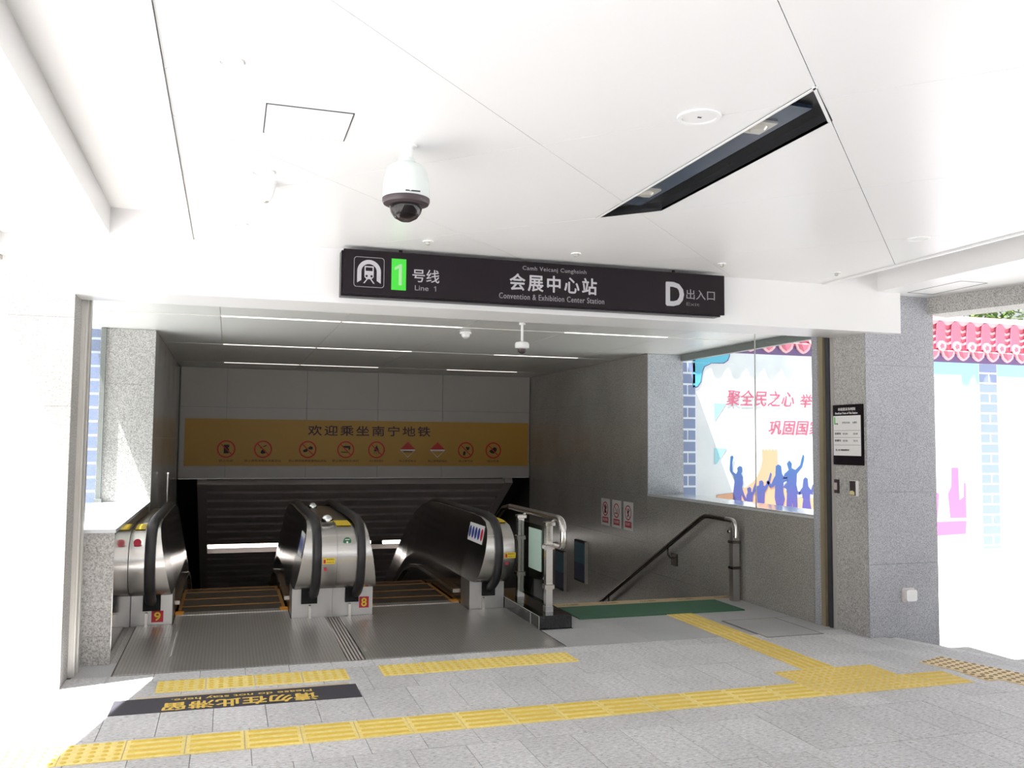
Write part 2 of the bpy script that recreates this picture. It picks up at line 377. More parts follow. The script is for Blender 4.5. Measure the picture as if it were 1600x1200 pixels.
# paving slabs: running bond, .295 wide, long side away from the facade
random.seed(3); LP = .59; k = 0
row = 0; y = 2.3
HOLD = [(-.705, 2.56, 6.62, 9)]
while y < 6.6:
    y1 = min(y+LP, 6.62); off = (.0, .1, .2)[row % 3]
    x = -2.6+off
    while x < 6.9:
        w = .295
        p = rect(x+.0018, x+w-.0018, y+.0018, y1-.0018)
        p = edge_clip(p, .085)
        q = (x+w/2, (y+y1)/2)
        # only what the picture can show: inside a wide view fan
        ang = math.degrees(math.atan2(q[0], q[1]))
        if len(p) > 2 and area(p) > .0006 and -17 < ang < 60 and q[1] > 2.9:
            dz = random.uniform(-.0006, .0006)
            obj('paving_slab', MB().prism(p, flat(dz), -.02, 0), 'paving', floor)
        x += w
    y += LP; row += 1
n_ = math.hypot(.316, .957); kx, ky = .316/n_, -.957/n_; lx, ly = .957/n_, .316/n_
for k in range(6):          # kerb stones along the slanted edge
    q = [(EDGE[0][0]+kx*a_-lx*b_, EDGE[0][1]+ky*a_-ly*b_) for a_, b_ in ((k*.6+.002, .001), (k*.6+.598, .001), (k*.6+.598, .082), (k*.6+.002, .082))]
    obj('kerb_stone', MB().prism(q, flat(0), -.2, .0), 'paving', floor)
# the rest of the floor (behind the view) as one field
obj('paving_field', MB().prism(edge_clip([(-7, -13), (15, -13), (15, 2.9), (-7, 2.9)]), flat(0), -.011, -.001).box(-7, -2.65, 2.9, 6.2, -.011, -.001), 'paving', floor)
# smooth slabs inside the doorway
for i, (x0, x1, y0, y1) in enumerate([(2.565, 3.3, 6.625, 7.25), (2.87, 3.3, 7.25, 8.2), (3.3, 3.9, 6.625, 7.4), (3.3, 3.9, 7.4, 8.2), (3.9, 4.27, 6.625, 7.4), (3.9, 4.27, 7.4, 8.2),
                                      (4.27, 5.04, 7.22, 8.2), (4.84, 5.11, 6.625, 7.2), (4.27, 4.84, 6.2, 6.48), (-.95, -.71, 6.4, 7.0)]):
    if i == 8: continue
    obj('paving_slab', MB().box(x0+.001, x1-.001, y0+.001, y1-.001, -.02, 0), 'paving_smooth', floor)
obj('paving_slab', MB().box(-.955, -.71, 6.4, 6.99, -.02, -.0005), 'granite', floor)
obj('paving_slab', MB().box(-.76, -.71, 7.0, 8.3, -.02, -.0005), 'granite', floor)
obj('nosing_strip', MB().box(2.88, 5.04, 8.203, 8.36, -.02, .002), 'tan', floor)
for i in range(5):
    lettering('小心台阶', (3.15+i*.42, 3.33+i*.42, 8.25, 8.31), flat(.002), 'ink', floor, 0, .0006)
# floor hatch
hat = thing('floor_hatch', 'smooth grey floor access cover with dark joint beside the yellow guide path', 'hatch', (4.55, 6.85, 0))
obj('cover', MB().box(4.295, 4.825, 6.5, 7.195, -.01, .001), 'paving_smooth', hat)
obj('frame', MB().box(4.283, 4.837, 6.488, 6.5, -.01, .0022).box(4.283, 4.837, 7.195, 7.207, -.01, .001).box(4.283, 4.295, 6.5, 7.195, -.01, .0022).box(4.825, 4.837, 6.5, 7.195, -.01, .0015), 'bed', hat)
obj('paving_slab', MB().box(4.275, 4.84, 7.21, 7.22, -.02, 0), 'paving_smooth', floor)

# ---- walls
def panels(parent, fr, us, vs, d0, d1, m, gap=.0008, skip=()):
    for i in range(len(us)-1):
        for j in range(len(vs)-1):
            if (i, j) in skip: continue
            obj('wall_panel', MB().prism(rect(us[i]+gap, us[i+1]-gap, vs[j]+gap, vs[j+1]-gap), fr, d0, d1), m, parent)
# right pier (carries the timetable)
wr = struct('wall_right_pier', MB().box(5.115, 5.80, 6.255, 6.9, -.42, 2.95), 'wallcore', 'grey granite pier right of the entrance')
ZR = [-.42, .0, .6, 1.2, 1.77, 2.27, 2.89]
panels(wr, front(6.255), [5.1, 5.81], ZR, 0, .015, 'granite_cool')
panels(wr, faceleft(5.115), [-6.67, -6.256], ZR[1:], 0, .015, 'granite')
panels(wr, faceright(5.80), [6.256, 6.9], ZR[1:], 0, .012, 'granite_cool')
# granite edge beam on the right side, turned with the floor edge
def beamdir(p, d, s): n = math.hypot(*d); return (p[0]+d[0]/n*s, p[1]+d[1]/n*s)
b0 = (5.75, 6.24); bd = (.29, -.957)
b1 = beamdir(b0, bd, 18.5); nrm = (.957, .29)
bpoly = [b0, b1, (b1[0]+.3*nrm[0], b1[1]+.3*nrm[1]), (b0[0]+.3*nrm[0], b0[1]+.3*nrm[1])]
struct('trim_1', MB().prism(bpoly, flat(0), 2.725, 3.06), 'granite', 'grey granite beam over the open right side', 'beam')
# left pier
wl = struct('wall_left_pier', MB().box(-2.6, -.995, 6.385, 6.72, -.05, 2.95), 'wallcore', 'sunlit granite pier left of the entrance')
ZL = [0, .55, 1.12, 1.73, 2.1, 2.23, 2.92]
panels(wl, front(6.385), [-2.6, -1.8, -.98], [0, .62, 1.22, 1.8, 2.38, 2.92], 0, .015, 'granite_sunlit')
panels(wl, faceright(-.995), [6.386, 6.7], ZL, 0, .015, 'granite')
# low wall and sill on the left
lw = struct('wall_left', MB().box(-1.24, -.765, 6.975, 9.9, -6, .925), 'wallcore', 'low granite wall under the left window')
panels(lw, front(6.975), [-1.24, -.99, -.755], [0, .2, .925], 0, .012, 'granite')
panels(lw, faceright(-.765), [6.966, 8.5, 9.9], [0, .925], 0, .012, 'mirror_stone')
obj('window_sill', MB().box(-1.27, -.745, 6.95, 9.9, .925, .95), 'sill', lw)
# left wall beyond the window, its bright end face and dark polished flank
lb = struct('wall_left_rear', MB().box(-1.26, -.757, 9.915, 22, -9, 2.72), 'wallcore', 'dark polished stone wall left of the escalators')
panels(lb, front(9.915), [-1.27, -.747], [.95, 1.55, 2.15, 2.72], 0, .013, 'granite')
panels(lb, faceright(-.757), [9.915, 11.2, 12.4, 13.6, 14.82], [-2.5, -1.5, -.5, .34, 1.0, 1.6, 2.2, 2.72], 0, .01, 'granite_pol')
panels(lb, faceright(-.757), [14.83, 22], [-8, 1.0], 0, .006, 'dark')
# right wall: low wall with sill, then full height
rw = struct('wall_right', MB().box(5.042, 5.52, 6.9, 10.215, -6, .93).box(5.042, 5.52, 10.215, 22, -9, 2.72), 'wallcore', 'polished grey granite wall along the stairs')
US = [-14.82, -13.6, -12.4, -11.3, -10.215]
panels(rw, faceleft(5.042), US, [-3, -2, -1, -.25, .34, .94, 1.54, 2.14, 2.72], 0, .012, 'granite_pol')
panels(rw, faceleft(5.042), [-10.215, -9.1, -8.0, -6.87], [-2, -1, 0, .93], 0, .012, 'granite_pol')
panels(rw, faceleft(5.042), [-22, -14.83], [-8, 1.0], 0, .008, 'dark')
panels(rw, front(10.215), [5.03, 5.53], [.95, 1.2, 1.85, 2.72], 0, .012, 'granite_cool')
obj('window_sill', MB().box(5.02, 5.55, 6.87, 10.2, .93, .95), 'sill', rw)
obj('end_jamb', MB().box(5.03, 5.11, 6.80, 6.875, 0, 2.6), 'granite_cool', rw)
# window glass
w1 = struct('window_1', MB().box(5.06, 5.068, 7.848, 10.2, .95, 2.72), 'glass', 'clear glass pane over the right wall', 'window')
obj('pane', MB().box(5.06, 5.068, 6.88, 7.838, .95, 2.72), 'glass', w1)
obj('joint', MB().box(5.059, 5.069, 7.839, 7.847, .95, 2.72), 'track_lt', w1)
obj('edge_trim', MB().box(5.05, 5.08, 6.88, 10.2, .95, .957), 'track_lt', w1)
obj('head_beam', MB().box(5.5, 5.56, 6.3, 10.2, 2.64, 2.73), 'beam_dk', w1)
w2 = struct('window_2', MB().box(-1.232, -1.224, 6.98, 9.88, .95, 2.72), 'glass', 'glass pane over the left wall', 'window')
obj('edge_post', MB().box(-1.26, -1.215, 9.86, 9.9, .95, 2.72), 'beam_dk', w2)
obj('foot_clamp', MB().box(-1.27, -1.2, 9.83, 9.9, .95, .985), 'beam_dk', w2)
# shutter tracks
for nm, x0, s, lab in (('door_1', 5.10, -1, 'gold and black roller shutter track at the right jamb'), ('door_2', -.985, 1, 'grey roller shutter track at the left jamb')):
    a = (lambda p, q: (min(p, q), max(p, q)))
    X = lambda d0, d1: a(x0+s*d0, x0+s*d1)
    t = struct(nm, MB().box(*X(0, .055), 6.74, 6.80, 0, 2.62), 'gold' if s < 0 else 'track_lt', lab, 'shutter track')
    obj('slot', MB().box(*X(0, .03), 6.70, 6.74, 0, 2.62), 'track_dk' if s < 0 else 'beam_dk', t)
    obj('front_lip', MB().box(*X(0, .045), 6.672, 6.70, 0, 2.62).box(*X(0, .028), 6.665, 6.672, 0, 2.62), 'track_lt' if s > 0 else 'track_dk', t)
    obj('edge_bead', MB().box(*X(.0, .032), 6.655, 6.6655, 0, 2.62), 'track_lt', t)
# ---- fascia with soffit
fas = struct('trim_2', MB().box(-1.12, 5.38, 6.14, 6.62, 2.535, 3.08), 'white', 'long white fascia box above the entrance', 'fascia')
obj('soffit_panel', MB().box(-1.0, 5.12, 6.622, 6.80, 2.56, 3.0), 'white', fas)
obj('shadow_gap', MB().box(-1.0, 5.1, 6.612, 6.626, 2.537, 2.7), 'track_dk', fas)
# ---- canopy ceiling: diamond panels with the diagonal recess cut out
ceil = struct('ceiling', MB().box(-.255, 2.02, -12, 6.14, ZC+.018, ZC+.05).box(2.31, 4.61, -12, 6.14, ZC+.018, ZC+.05).box(2.02, 2.31, -12, 2.6, ZC+.018, ZC+.05).box(2.02, 2.31, 4.85, 6.14, ZC+.018, ZC+.05), 'joint', 'white canopy ceiling of diagonal panels', 'ceiling')
REC = [(2.02, 2.717), (2.30, 2.997), (2.30, 4.488), (2.02, 4.768)]      # counter-clockwise
us = [4.93-1.86*2+1.86*i for i in range(8)]; vs = [.695-1.68*3+1.68*i for i in range(9)]
g = .0022
for i in range(len(us)-1):
    for j in range(len(vs)-1):
        u0, u1, v0, v1 = us[i], us[i+1], vs[j], vs[j+1]
        p = [((u-v)/2, (u+v)/2) for u, v in ((u0+g, v0+g), (u1-g, v0+g), (u1-g, v1-g), (u0+g, v1-g))]
        p = clip(clip(clip(clip(p, 1, 0, 4.606), -1, 0, .253), 0, 1, 6.138), 0, -1, -.3)
        if len(p) < 3 or area(p) < .003: continue
        if sum((p[n_][0]*p[(n_+1) % len(p)][1]-p[(n_+1) % len(p)][0]*p[n_][1]) for n_ in range(len(p))) < 0: p = p[::-1]
        mb = MB()
        for q in subtract(p, REC): mb.prism(q, flat(ZC), 0, .012)
        if mb.v: obj('ceiling_panel', mb, 'white', ceil)
obj('ceiling_field', MB().box(-.253, 4.606, -12, .3, ZC, ZC+.012), 'white', ceil)
obj('edge_lip', MB().box(-.28, -.256, -12, 6.14, ZC-.012, ZC+.03), 'white', ceil)
obj('edge_lip', MB().box(4.609, 4.635, -12, 6.14, ZC-.012, ZC+.045), 'white', ceil)
# coves and side soffits under the roof
roof = [(-1.44, 6.3), (-1.44-.22*18.3, -12), (11.4, -12), (5.95, 6.3)]  # unseen roof, drawn out behind the camera to cut the front light
struct('ceiling_roof', MB().prism(roof, flat(0), 3.07, 3.3).box(-1.47, 5.58, 6.3, 22, 2.762, 2.93), 'whitematt', 'white roof slab above the canopy and hall, extended out of view to block light', 'roof')
sR = [(5.15, 6.14), (5.15, -4), (8.75, -4), (8.75, -3.8), (5.8, 6.14)]
t3 = struct('trim_3', MB().prism([(5.15, 6.24), (5.15, -12), (11.2, -12), (5.75, 6.24)], flat(0), 2.875, 3.07), 'white', 'white side soffit above the right opening', 'soffit')
obj('access_hatch', MB().box(5.40, 5.66, 5.5, 5.503, 2.873, 2.8755).box(5.40, 5.403, 5.5, 6.08, 2.873, 2.8755).box(5.657, 5.662, 5.5, 6.08, 2.873, 2.8755).box(5.40, 5.66, 6.075, 6.08, 2.873, 2.8755), 'track_dk', t3)
struct('trim_4', MB().prism([(-.76, 6.14), (-.76, -12), (-5.4, -12), (-1.40, 6.3)], flat(0), 2.895, 3.07), 'white', 'white side soffit above the sunny left opening', 'soffit')
lb0 = (-1.41, 6.38); lbd = (-.22, -.975); lb1 = beamdir(lb0, lbd, 18.6)
struct('trim_5', MB().prism([lb0, lb1, (lb1[0]-.08, lb1[1]), (lb0[0]-.08, lb0[1])], flat(0), 2.73, 3.07), 'granite', 'granite beam over the open left side', 'beam')
# ---- hall ceiling with panels and light strips
ch = struct('ceiling_hall', MB().box(-1.3, 5.5, 6.80, 14.84, 2.735, 2.76), 'joint', 'grey white panelled ceiling inside the entrance', 'ceiling')
xs = [-1.3, -.10, 1.0, 2.19, 3.27, 4.45, 5.5]; ys = [6.80, 8.55, 11.12, 13.78, 14.81]
for i in range(6):
    for j in range(4):
        obj('ceiling_panel', MB().box(xs[i]+.003, xs[i+1]-.003, ys[j]+(.028 if j else 0), ys[j+1]-(.028 if j < 3 else 0), 2.722, 2.735), 'inner_white', ch)
for j, yy in enumerate((8.55, 11.12, 13.78)):
    for i, (x0, x1, nm) in enumerate(((-.09, .985, 'left'), (1.01, 2.18, 'middle'), (3.28, 4.44, 'right'))):
        L = thing('ceiling_light', 'slim white linear light, %s one in the %s row of the hall ceiling' % (nm, ('front', 'middle', 'rear')[j]), 'light', (x0, yy, 2.72), 'linear ceiling lights in the hall')
        obj('housing', MB().box(x0-.005, x1+.005, yy-.027, yy+.027, 2.728, 2.738), 'plastic', L)
        obj('diffuser', MB().box(x0, x1, yy-.024, yy+.024, 2.719, 2.729), 'led', L)
# ---- bulkhead at the back of the hall
bk = struct('wall_back', MB().box(-.747, 5.03, 14.86, 15.0, .98, 2.76), 'wallcore', 'white panelled bulkhead carrying the ochre banner')
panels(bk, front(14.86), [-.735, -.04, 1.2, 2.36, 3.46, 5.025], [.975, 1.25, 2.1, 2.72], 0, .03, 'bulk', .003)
obj('bottom_edge', MB().box(-.735, 5.025, 14.83, 15.0, .965, .975), 'track_lt', bk)
# ---- sloping slatted tunnel ceiling
slope = math.tan(math.radians(30)); y0_, z0_ = 14.9, .93
ct = struct('ceiling_tunnel', MB().add([(-.74, y0_, z0_+.1), (5.03, y0_, z0_+.1), (5.03, 24, z0_+.1-slope*(24-y0_)), (-.74, 24, z0_+.1-slope*(24-y0_)),
      (-.74, y0_, z0_+.3), (5.03, y0_, z0_+.3), (5.03, 24, z0_+.3-slope*(24-y0_)), (-.74, 24, z0_+.3-slope*(24-y0_))],
      [(0, 3, 2, 1), (4, 5, 6, 7), (0, 1, 5, 4), (1, 2, 6, 5), (2, 3, 7, 6), (3, 0, 4, 7)]), 'slatback', 'dark slatted ceiling sloping down over the escalators', 'ceiling')
def sl_box(mb, x0, x1, s0, s1, n0, n1):
    """box on the slope: s along slope, n below it"""
    c, sn = math.cos(math.radians(30)), math.sin(math.radians(30)); vs_ = []
    for n_ in (n0, n1):
        for (x, s_) in ((x0, s0), (x1, s0), (x1, s1), (x0, s1)):
            vs_.append((x, y0_+s_*c-n_*sn, z0_-s_*sn-n_*c))
    return mb.add(vs_, [(0, 1, 2, 3), (7, 6, 5, 4), (0, 4, 5, 1), (1, 5, 6, 2), (2, 6, 7, 3), (3, 7, 4, 0)])
s_ = .05; LS = 2.46
while s_ < 8.5:
    if not (s_ < LS+.1 and s_+.2 > LS): obj('slat', sl_box(MB(), -.31, 4.6, s_, s_+.205, -.05, .045), 'slat', ct)
    s_ += .3
obj('side_trim', sl_box(MB(), -.45, -.31, 0, 9, -.08, .06), 'slat', ct)
obj('side_trim', sl_box(MB(), 4.6, 4.74, 0, 9, -.08, .06), 'slat', ct)
for x0, x1, lab in ((-.3, 2.62, 'bright linear light across the dark tunnel ceiling, left one'), (2.85, 4.55, 'linear light across the tunnel ceiling behind the right balustrade')):
    L = thing('tunnel_light', lab, 'light', (x0, y0_+LS*.866, z0_-LS*.5), 'linear lights in the tunnel ceiling')
    obj('diffuser', sl_box(MB(), x0, x1, LS+.01, LS+.07, .0, .045), 'led2', L)
    obj('housing', sl_box(MB(), x0-.01, x1+.01, LS-.03, LS+.11, -.09, -.001), 'slat', L)
    obj('added_fill_light', sl_box(MB(), x0, x1, 6.56, 6.66, .046, .09), 'led2', ct)  # added row out of sight, there to brighten the slats and steps
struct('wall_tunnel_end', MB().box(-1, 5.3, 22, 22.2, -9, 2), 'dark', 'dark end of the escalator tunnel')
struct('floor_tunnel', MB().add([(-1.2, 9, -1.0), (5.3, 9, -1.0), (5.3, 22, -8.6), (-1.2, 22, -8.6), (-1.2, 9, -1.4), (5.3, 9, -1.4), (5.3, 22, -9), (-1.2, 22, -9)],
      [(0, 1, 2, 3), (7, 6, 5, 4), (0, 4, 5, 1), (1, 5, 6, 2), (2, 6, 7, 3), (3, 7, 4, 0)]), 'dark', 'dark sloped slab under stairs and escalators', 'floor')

# ================================================================== ESCALATORS
# side contour of a balustrade (Y, top Z, bottom Z)
COLS = [(7.95, .58, .58), (7.97, .69, .47), (8.02, .775, .36), (8.12, .84, .285), (8.3, .872, .27), (8.62, .88, .27), (9.4, .88, .27), (10.2, .88, .27), (10.6, .865, .26), (11.0, .81, .215),
        (11.5, .67, .09), (12.0, .45, -.125), (12.5, .18, -.395), (13.0, -.108, -.683), (15.0, -1.262, -1.837), (17.0, -2.417, -2.99)]
CONT = [(y, b_) for y, t, b_ in COLS[4:0:-1]]+[(COLS[0][0], COLS[0][1])]+[(y, t) for y, t, b_ in COLS[1:]]
def xin(z, zb, zt, xb, xt): return xb+(xt-xb)*max(0, min(1, (z-zb)/(zt-zb))) if zt > zb else xb
def balustrade(P, xb, xt, r0, r1, xo, pin):
    """one side: xb/xt inner face at its foot and top, r0..r1 handrail band, xo outer face"""
    s = 1 if xo > xb else -1
    def xi(y, z):
        zb, zt = .27, .88
        if y > 10.2:
            for (a, ta, ba), (b2, tb, bb) in zip(COLS, COLS[1:]):
                if a <= y <= b2: f = (y-a)/(b2-a); zt = ta+f*(tb-ta); zb = ba+f*(bb-ba)
        return xin(z, zb, zt, xb, xt)
    # inner panels: newel part and long part
    def inner(lo, hi):
        mb = MB(); vs_ = []
        for y, t, b_ in COLS[lo:hi]:
            for k in range(5): z = b_+(t-b_)*k/4; vs_.append((xi(y, z), y, z))
            for k in range(5): z = b_+(t-b_)*k/4; vs_.append((xi(y, z)+s*.012, y, z))
        fs = []
        for c in range(hi-lo-1):
            p, q = 10*c, 10*(c+1)
            for k in range(4):
                fs.append((p+k, q+k, q+k+1, p+k+1) if s > 0 else (p+k+1, q+k+1, q+k, p+k)); fs.append((p+5+k+1, q+5+k+1, q+5+k, p+5+k) if s > 0 else (p+5+k, q+5+k, q+5+k+1, p+5+k+1))
        return mb.add(vs_, fs)
    obj('newel_panel', inner(0, 6), 'steel_newel', P)
    obj('inner_panel', inner(5, 8), 'steel_dark', P)
    obj('inner_panel', inner(7, len(COLS)), 'steel_dark', P)
    def band(xa, xbf, lo, hi, nm, m, dz=0.):
        """strip along the contour between two X functions"""
        mb = MB(); vs_ = []; n = hi-lo
        for y, z in CONT[lo:hi]: vs_ += [(xa(y, z), y, z), (xbf(y, z), y, z)]
        for y, z in CONT[lo:hi]: vs_ += [(xa(y, z), y+(.012 if y < 8.2 else 0), z-.012*(0 if y < 8.2 and z < .6 else 1)), (xbf(y, z), y+(.012 if y < 8.2 else 0), z-.012*(0 if y < 8.2 and z < .6 else 1))]
        fs = [(2*i, 2*i+1, 2*i+3, 2*i+2) for i in range(n-1)]+[(2*n+2*i+2, 2*n+2*i+3, 2*n+2*i+1, 2*n+2*i) for i in range(n-1)]
        if s < 0: fs = [f[::-1] for f in fs]
        return obj(nm, mb.add(vs_, fs), m, P, True)
    rc = (r0+r1)/2
    NF = 10
    band(lambda y, z: xi(y, z), lambda y, z: rc, 0, NF, 'nose_lip', 'steel')
    band(lambda y, z: xi(y, z), lambda y, z: rc, NF-1, len(CONT), 'handrail_deck', 'steel_deck')
    # outer cover: front part in bright steel, a bit lower deck behind
    lowered = [(y, z-(.035 if z > .8 else .02)) for y, z in CONT]
    save = CONT[:]
    CONT[:] = [(y, (z if i < 6 else z-.035)) for i, (y, z) in enumerate(save)]
    cov = band(lambda y, z: rc, lambda y, z: xo, 0, NF, 'nose_cover', 'steel')
    band(lambda y, z: rc, lambda y, z: xo, NF-1, len(CONT), 'outer_deck', 'steel_deck')
    CONT[:] = save
    # outer face
    mb = MB(); vs_ = []
    for y, t, b_ in COLS: vs_ += [(xo, y, b_-(.5 if y > 8.4 else 0)), (xo, y, t-(.035 if t > .6 else 0)), (xo-s*.01, y, b_-(.5 if y > 8.4 else 0)), (xo-s*.01, y, t-(.035 if t > .6 else 0))]
    fs = []
    for i in range(len(COLS)-1): p = 4*i; fs += [(p, p+1, p+5, p+4), (p+2, p+6, p+7, p+3)]
    if s < 0: fs = [f[::-1] for f in fs]
    obj('outer_panel', mb.add(vs_, fs), 'steel_deck' if xo < 2 else 'steel_dark', P)
    # handrail: rounded black band following the contour
    w = abs(r1-r0)/2; prof = []
    for a in range(0, 181, 20): prof.append((w*math.cos(math.radians(a)), .012+.03*math.sin(math.radians(a))))
    prof += [(-w, -.02), (w, -.02)]
    path = [(rc, 8.32, .2), (rc, 8.22, .225), (rc, 8.12, .27), (rc, 8.02, .35)]+[(rc, y, z) for y, z in CONT[3:]]
    # smoothing by subdivision
    pp = [Vector(p) for p in path]; out = [pp[0]]
    for i in range(len(pp)-1):
        a, b2, c, d = pp[max(i-1, 0)], pp[i], pp[i+1], pp[min(i+2, len(pp)-1)]
        for t in (.25, .5, .75, 1): out.append(.5*((2*b2)+(c-a)*t+(2*a-5*b2+4*c-d)*t*t+(3*b2-a-3*c+d)*t**3))
    obj('handrail', MB().sweep(out, prof, (1, 0, 0) if True else None), 'rubber', P, True)
    # base box
    x0, x1 = min(xb, xo), max(xb, xo)
    bs = MB().box(x0, x1, 8.29, 8.62, 0, .272)
    bo = obj('base_box', bs, 'steel_base', P)
    hx0, hx1 = {-.625: (-.655, -.515), .735: (.66, .80), 1.09: (1.05, 1.17), 2.35: (2.34, 2.465)}[pin]
    obj('handrail_inlet', MB().box(hx0, hx1, 8.262, 8.295, .13, .27), 'blackhole', P)
    obj('safety_pin', MB().cbox(pin-.012, pin+.012, 8.255, 8.292, .0, .12), 'steel', P)
    # skirt with its inner ledge and brush
    mb = MB(); vs_ = []; yy = [(8.62, .27, -.4)]+[(y, b_, b_-.9) for y, t, b_ in COLS[6:]]
    for y, zt, zb in yy: vs_ += [(xb, y, zb), (xb, y, zt), (xb+s*.012, y, zb), (xb+s*.012, y, zt)]
    fs = []
    for i in range(len(yy)-1): p = 4*i; fs += [(p, p+4, p+5, p+1), (p+2, p+3, p+7, p+6), (p+1, p+5, p+7, p+3)]
    if s < 0: fs = [f[::-1] for f in fs]
    obj('skirt', mb.add(vs_, fs), 'steel_dark', P)
    bp_ = [(xb-s*.018, y, b_-.16) for y, t, b_ in COLS[6:]]; bp_ = [(xb-s*.018, 8.8, .1)]+bp_
    obj('skirt_brush', MB().sweep(bp_, [(.018, .018), (-.018, .018), (-.018, -.018), (.018, -.018)], (1, 0, 0)), 'pipe', P)
    obj('comb_corner', MB().box(min(xb-s*.005, xb-s*.075), max(xb-s*.005, xb-s*.075), 8.68, 8.80, -.01, .02), 'comb_orange', P)
    return cov
def escalator(name, label, L, Rr, seam):
    P = thing(name, label, 'escalator', ((L[0]+Rr[0])/2, 8.75, 0), 'escalators')
    balustrade(P, *L); balustrade(P, *Rr)
    xl, xr = L[0]+.006, Rr[0]-.006
    obj('comb_plate', MB().box(xl+.004, xr-.004, 8.66, 8.79, -.03, .012), 'plate', P)
    # steps
    y = 8.80; z = 0.; drops = [0, 0, .03, .1, .17]
    for k in range(20):
        st = obj('step', MB().box(xl+.01, xr-.01, y, y+.4, z-.26, z-.01), 'step', P)
        obj('yellow_edge', MB().box(xl+.01, xr-.01, y+.378, y+.398, z-.0095, z-.004).box(xl+.01, xl+.04, y, y+.37, z-.0095, z-.004).box(xr-.04, xr-.01, y, y+.37, z-.0095, z-.004), 'yellow_line', st)
        y += .4; z -= drops[k] if k < len(drops) else .231
    return P
A = escalator('escalator', 'left escalator, red plate reading 9, ribbed steel landing in front', (-.42, -.53, -.545, -.63, -.75, -.625), (.58, .69, .72, .80, .934, .735), .9)
B = escalator('escalator', 'right escalator, red plate reading 8, between the twin newel and black plinth barrier', (1.30, 1.19, 1.18, 1.105, .936, 1.09), (2.22, 2.33, 2.37, 2.445, 2.56, 2.35), .9)
for x in (-.69,):
    obj('indicator', MB().ring((x, .74), .0, .03, lambda u, v, d: (u, 7.995-d, v), 0, .012), 'recess' if x < -.8 else 'redplate', A)
# number plates
def front_sticker(P, x0, x1, z0, z1, Y, m, name='sticker', label=None): return decal(name, [rect(x0, x1, z0, z1)], front(Y), m, P, 0, .0025, label)
p = front_sticker(A, -.585, -.49, .03, .126, 8.2895, 'redplate', 'number_plate', 'red plate with yellow 9'); lettering('9', (-.562, -.513, .044, .113), front(8.287), 'stickeryellow', p, 0, .002, .02)
p = front_sticker(B, 1.178, 1.266, .07, .17, 8.2895, 'redplate', 'number_plate', 'red plate with yellow 8'); lettering('8', (1.199, 1.245, .083, .157), front(8.287), 'stickeryellow', p, 0, .002, .02)
# yellow notices, red buttons, green badge on the nose covers
def on_nose(P, x0, x1, z, h, m, name, label=None):
    """thin curved label wrapped on the nose contour around height z"""
    pts = []
    for k in range(5):
        zz = z-h/2+h*k/4
        for (a, za), (b2, zb) in zip(CONT[1:9], CONT[2:10]):
            if za <= zz <= zb: pts.append((a+(b2-a)*(zz-za)/(zb-za), zz))
    vs_ = [(x, y-e, zz) for y, zz in pts for x in (x0, x1) for e in (.006, .002)]
    fs = []
    for i in range(len(pts)-1): q = 4*i; fs += [(q, q+2, q+6, q+4), (q+1, q+5, q+7, q+3)]
    return obj(name, MB().add(vs_, fs), m, P, label=label)
def ny(z):
    for (a, za), (b2, zb) in zip(CONT[1:9], CONT[2:10]):
        if za <= z <= zb: return a+(b2-a)*(z-za)/(zb-za)
    return 7.95
for P, x in ((A, .81), (B, 2.462)):
    d = on_nose(P, x, x+.105, .545, .052, 'stickeryellow', 'notice', 'small yellow notice')
    obj('arrow_mark', MB().box(x+.006, x+.024, ny(.545)-.0085, ny(.545)-.002, .526, .565), 'redplate', d)
    lettering('紧急停止', (x+.032, x+.098, .552, .568), front(ny(.555)-.007), 'ink', d, 0, .001)
    lettering('emergency stop', (x+.032, x+.098, .528, .538), front(ny(.53)-.007), 'ink', d, 0, .001)
    obj('stop_button', MB().ring((x+.025, .47), 0, .013, front(ny(.47)-.002), 0, .015, 16), 'redplate', P, label='red stop button')
for x0, x1, P in ((.95, 1.08, B), (-.73, -.65, A), (2.46, 2.55, B)):
    vs_ = [(x, y, z) for y, z in ((8.2, .825), (8.32, .839), (8.5, .844)) for x in (x0, x1)]
    obj('warning_label', MB().add([(a, b_, c+.004) for a, b_, c in vs_]+[(a, b_, c+.001) for a, b_, c in vs_], [(0, 1, 3, 2), (2, 3, 5, 4), (6, 8, 9, 7), (8, 10, 11, 9)]), 'stickeryellow', P, label='yellow warning label')
bdg = decal('direction_badge', [disc((1.02, .71), .034)], front(ny(.71)-.002), 'greenbadge', B, 0, .006, 'round green badge')
decal('badge_mark', [rect(1.0, 1.04, .722, .728), [(1.01, .70), (1.02, .69), (1.03, .70), (1.024, .71), (1.016, .71)]], front(ny(.71)-.008), 'paper', bdg, 0, .001)
# pictogram labels on inner newel panels
def inner_label(P, xb, xt, y0, y1, z0, z1, cols):
    s = 1 if xt > xb else -1
    X = lambda z: xb+(xt-xb)*(z-.27)/.61
    def fr(u, v, d): return (X(v)-s*(.003+d), u, v)
    lab = decal('safety_label', [rect(y0, y1, z0, z1)], fr, 'paper', P, 0, .002, 'white label of blue safety pictograms')
    n = len(cols)
    for i, c in enumerate(cols):
        u = y0+(y1-y0)*(i+.5)/n
        decal('pictogram', [[(u+.4*(y1-y0)/n*math.cos(a/10*math.pi), (z0+z1)/2+.33*(z1-z0)*math.sin(a/10*math.pi)) for a in range(20)]], fr, c, lab, .002, .003)
inner_label(A, .58, .69, 8.06, 8.42, .56, .77, ['stickerblue', 'stickerblue', 'stickerblue'])
inner_label(B, 2.22, 2.33, 8.1, 8.62, .63, .80, ['redplate', 'stickerblue', 'stickerblue', 'stickerblue', 'stickerblue'][::1])
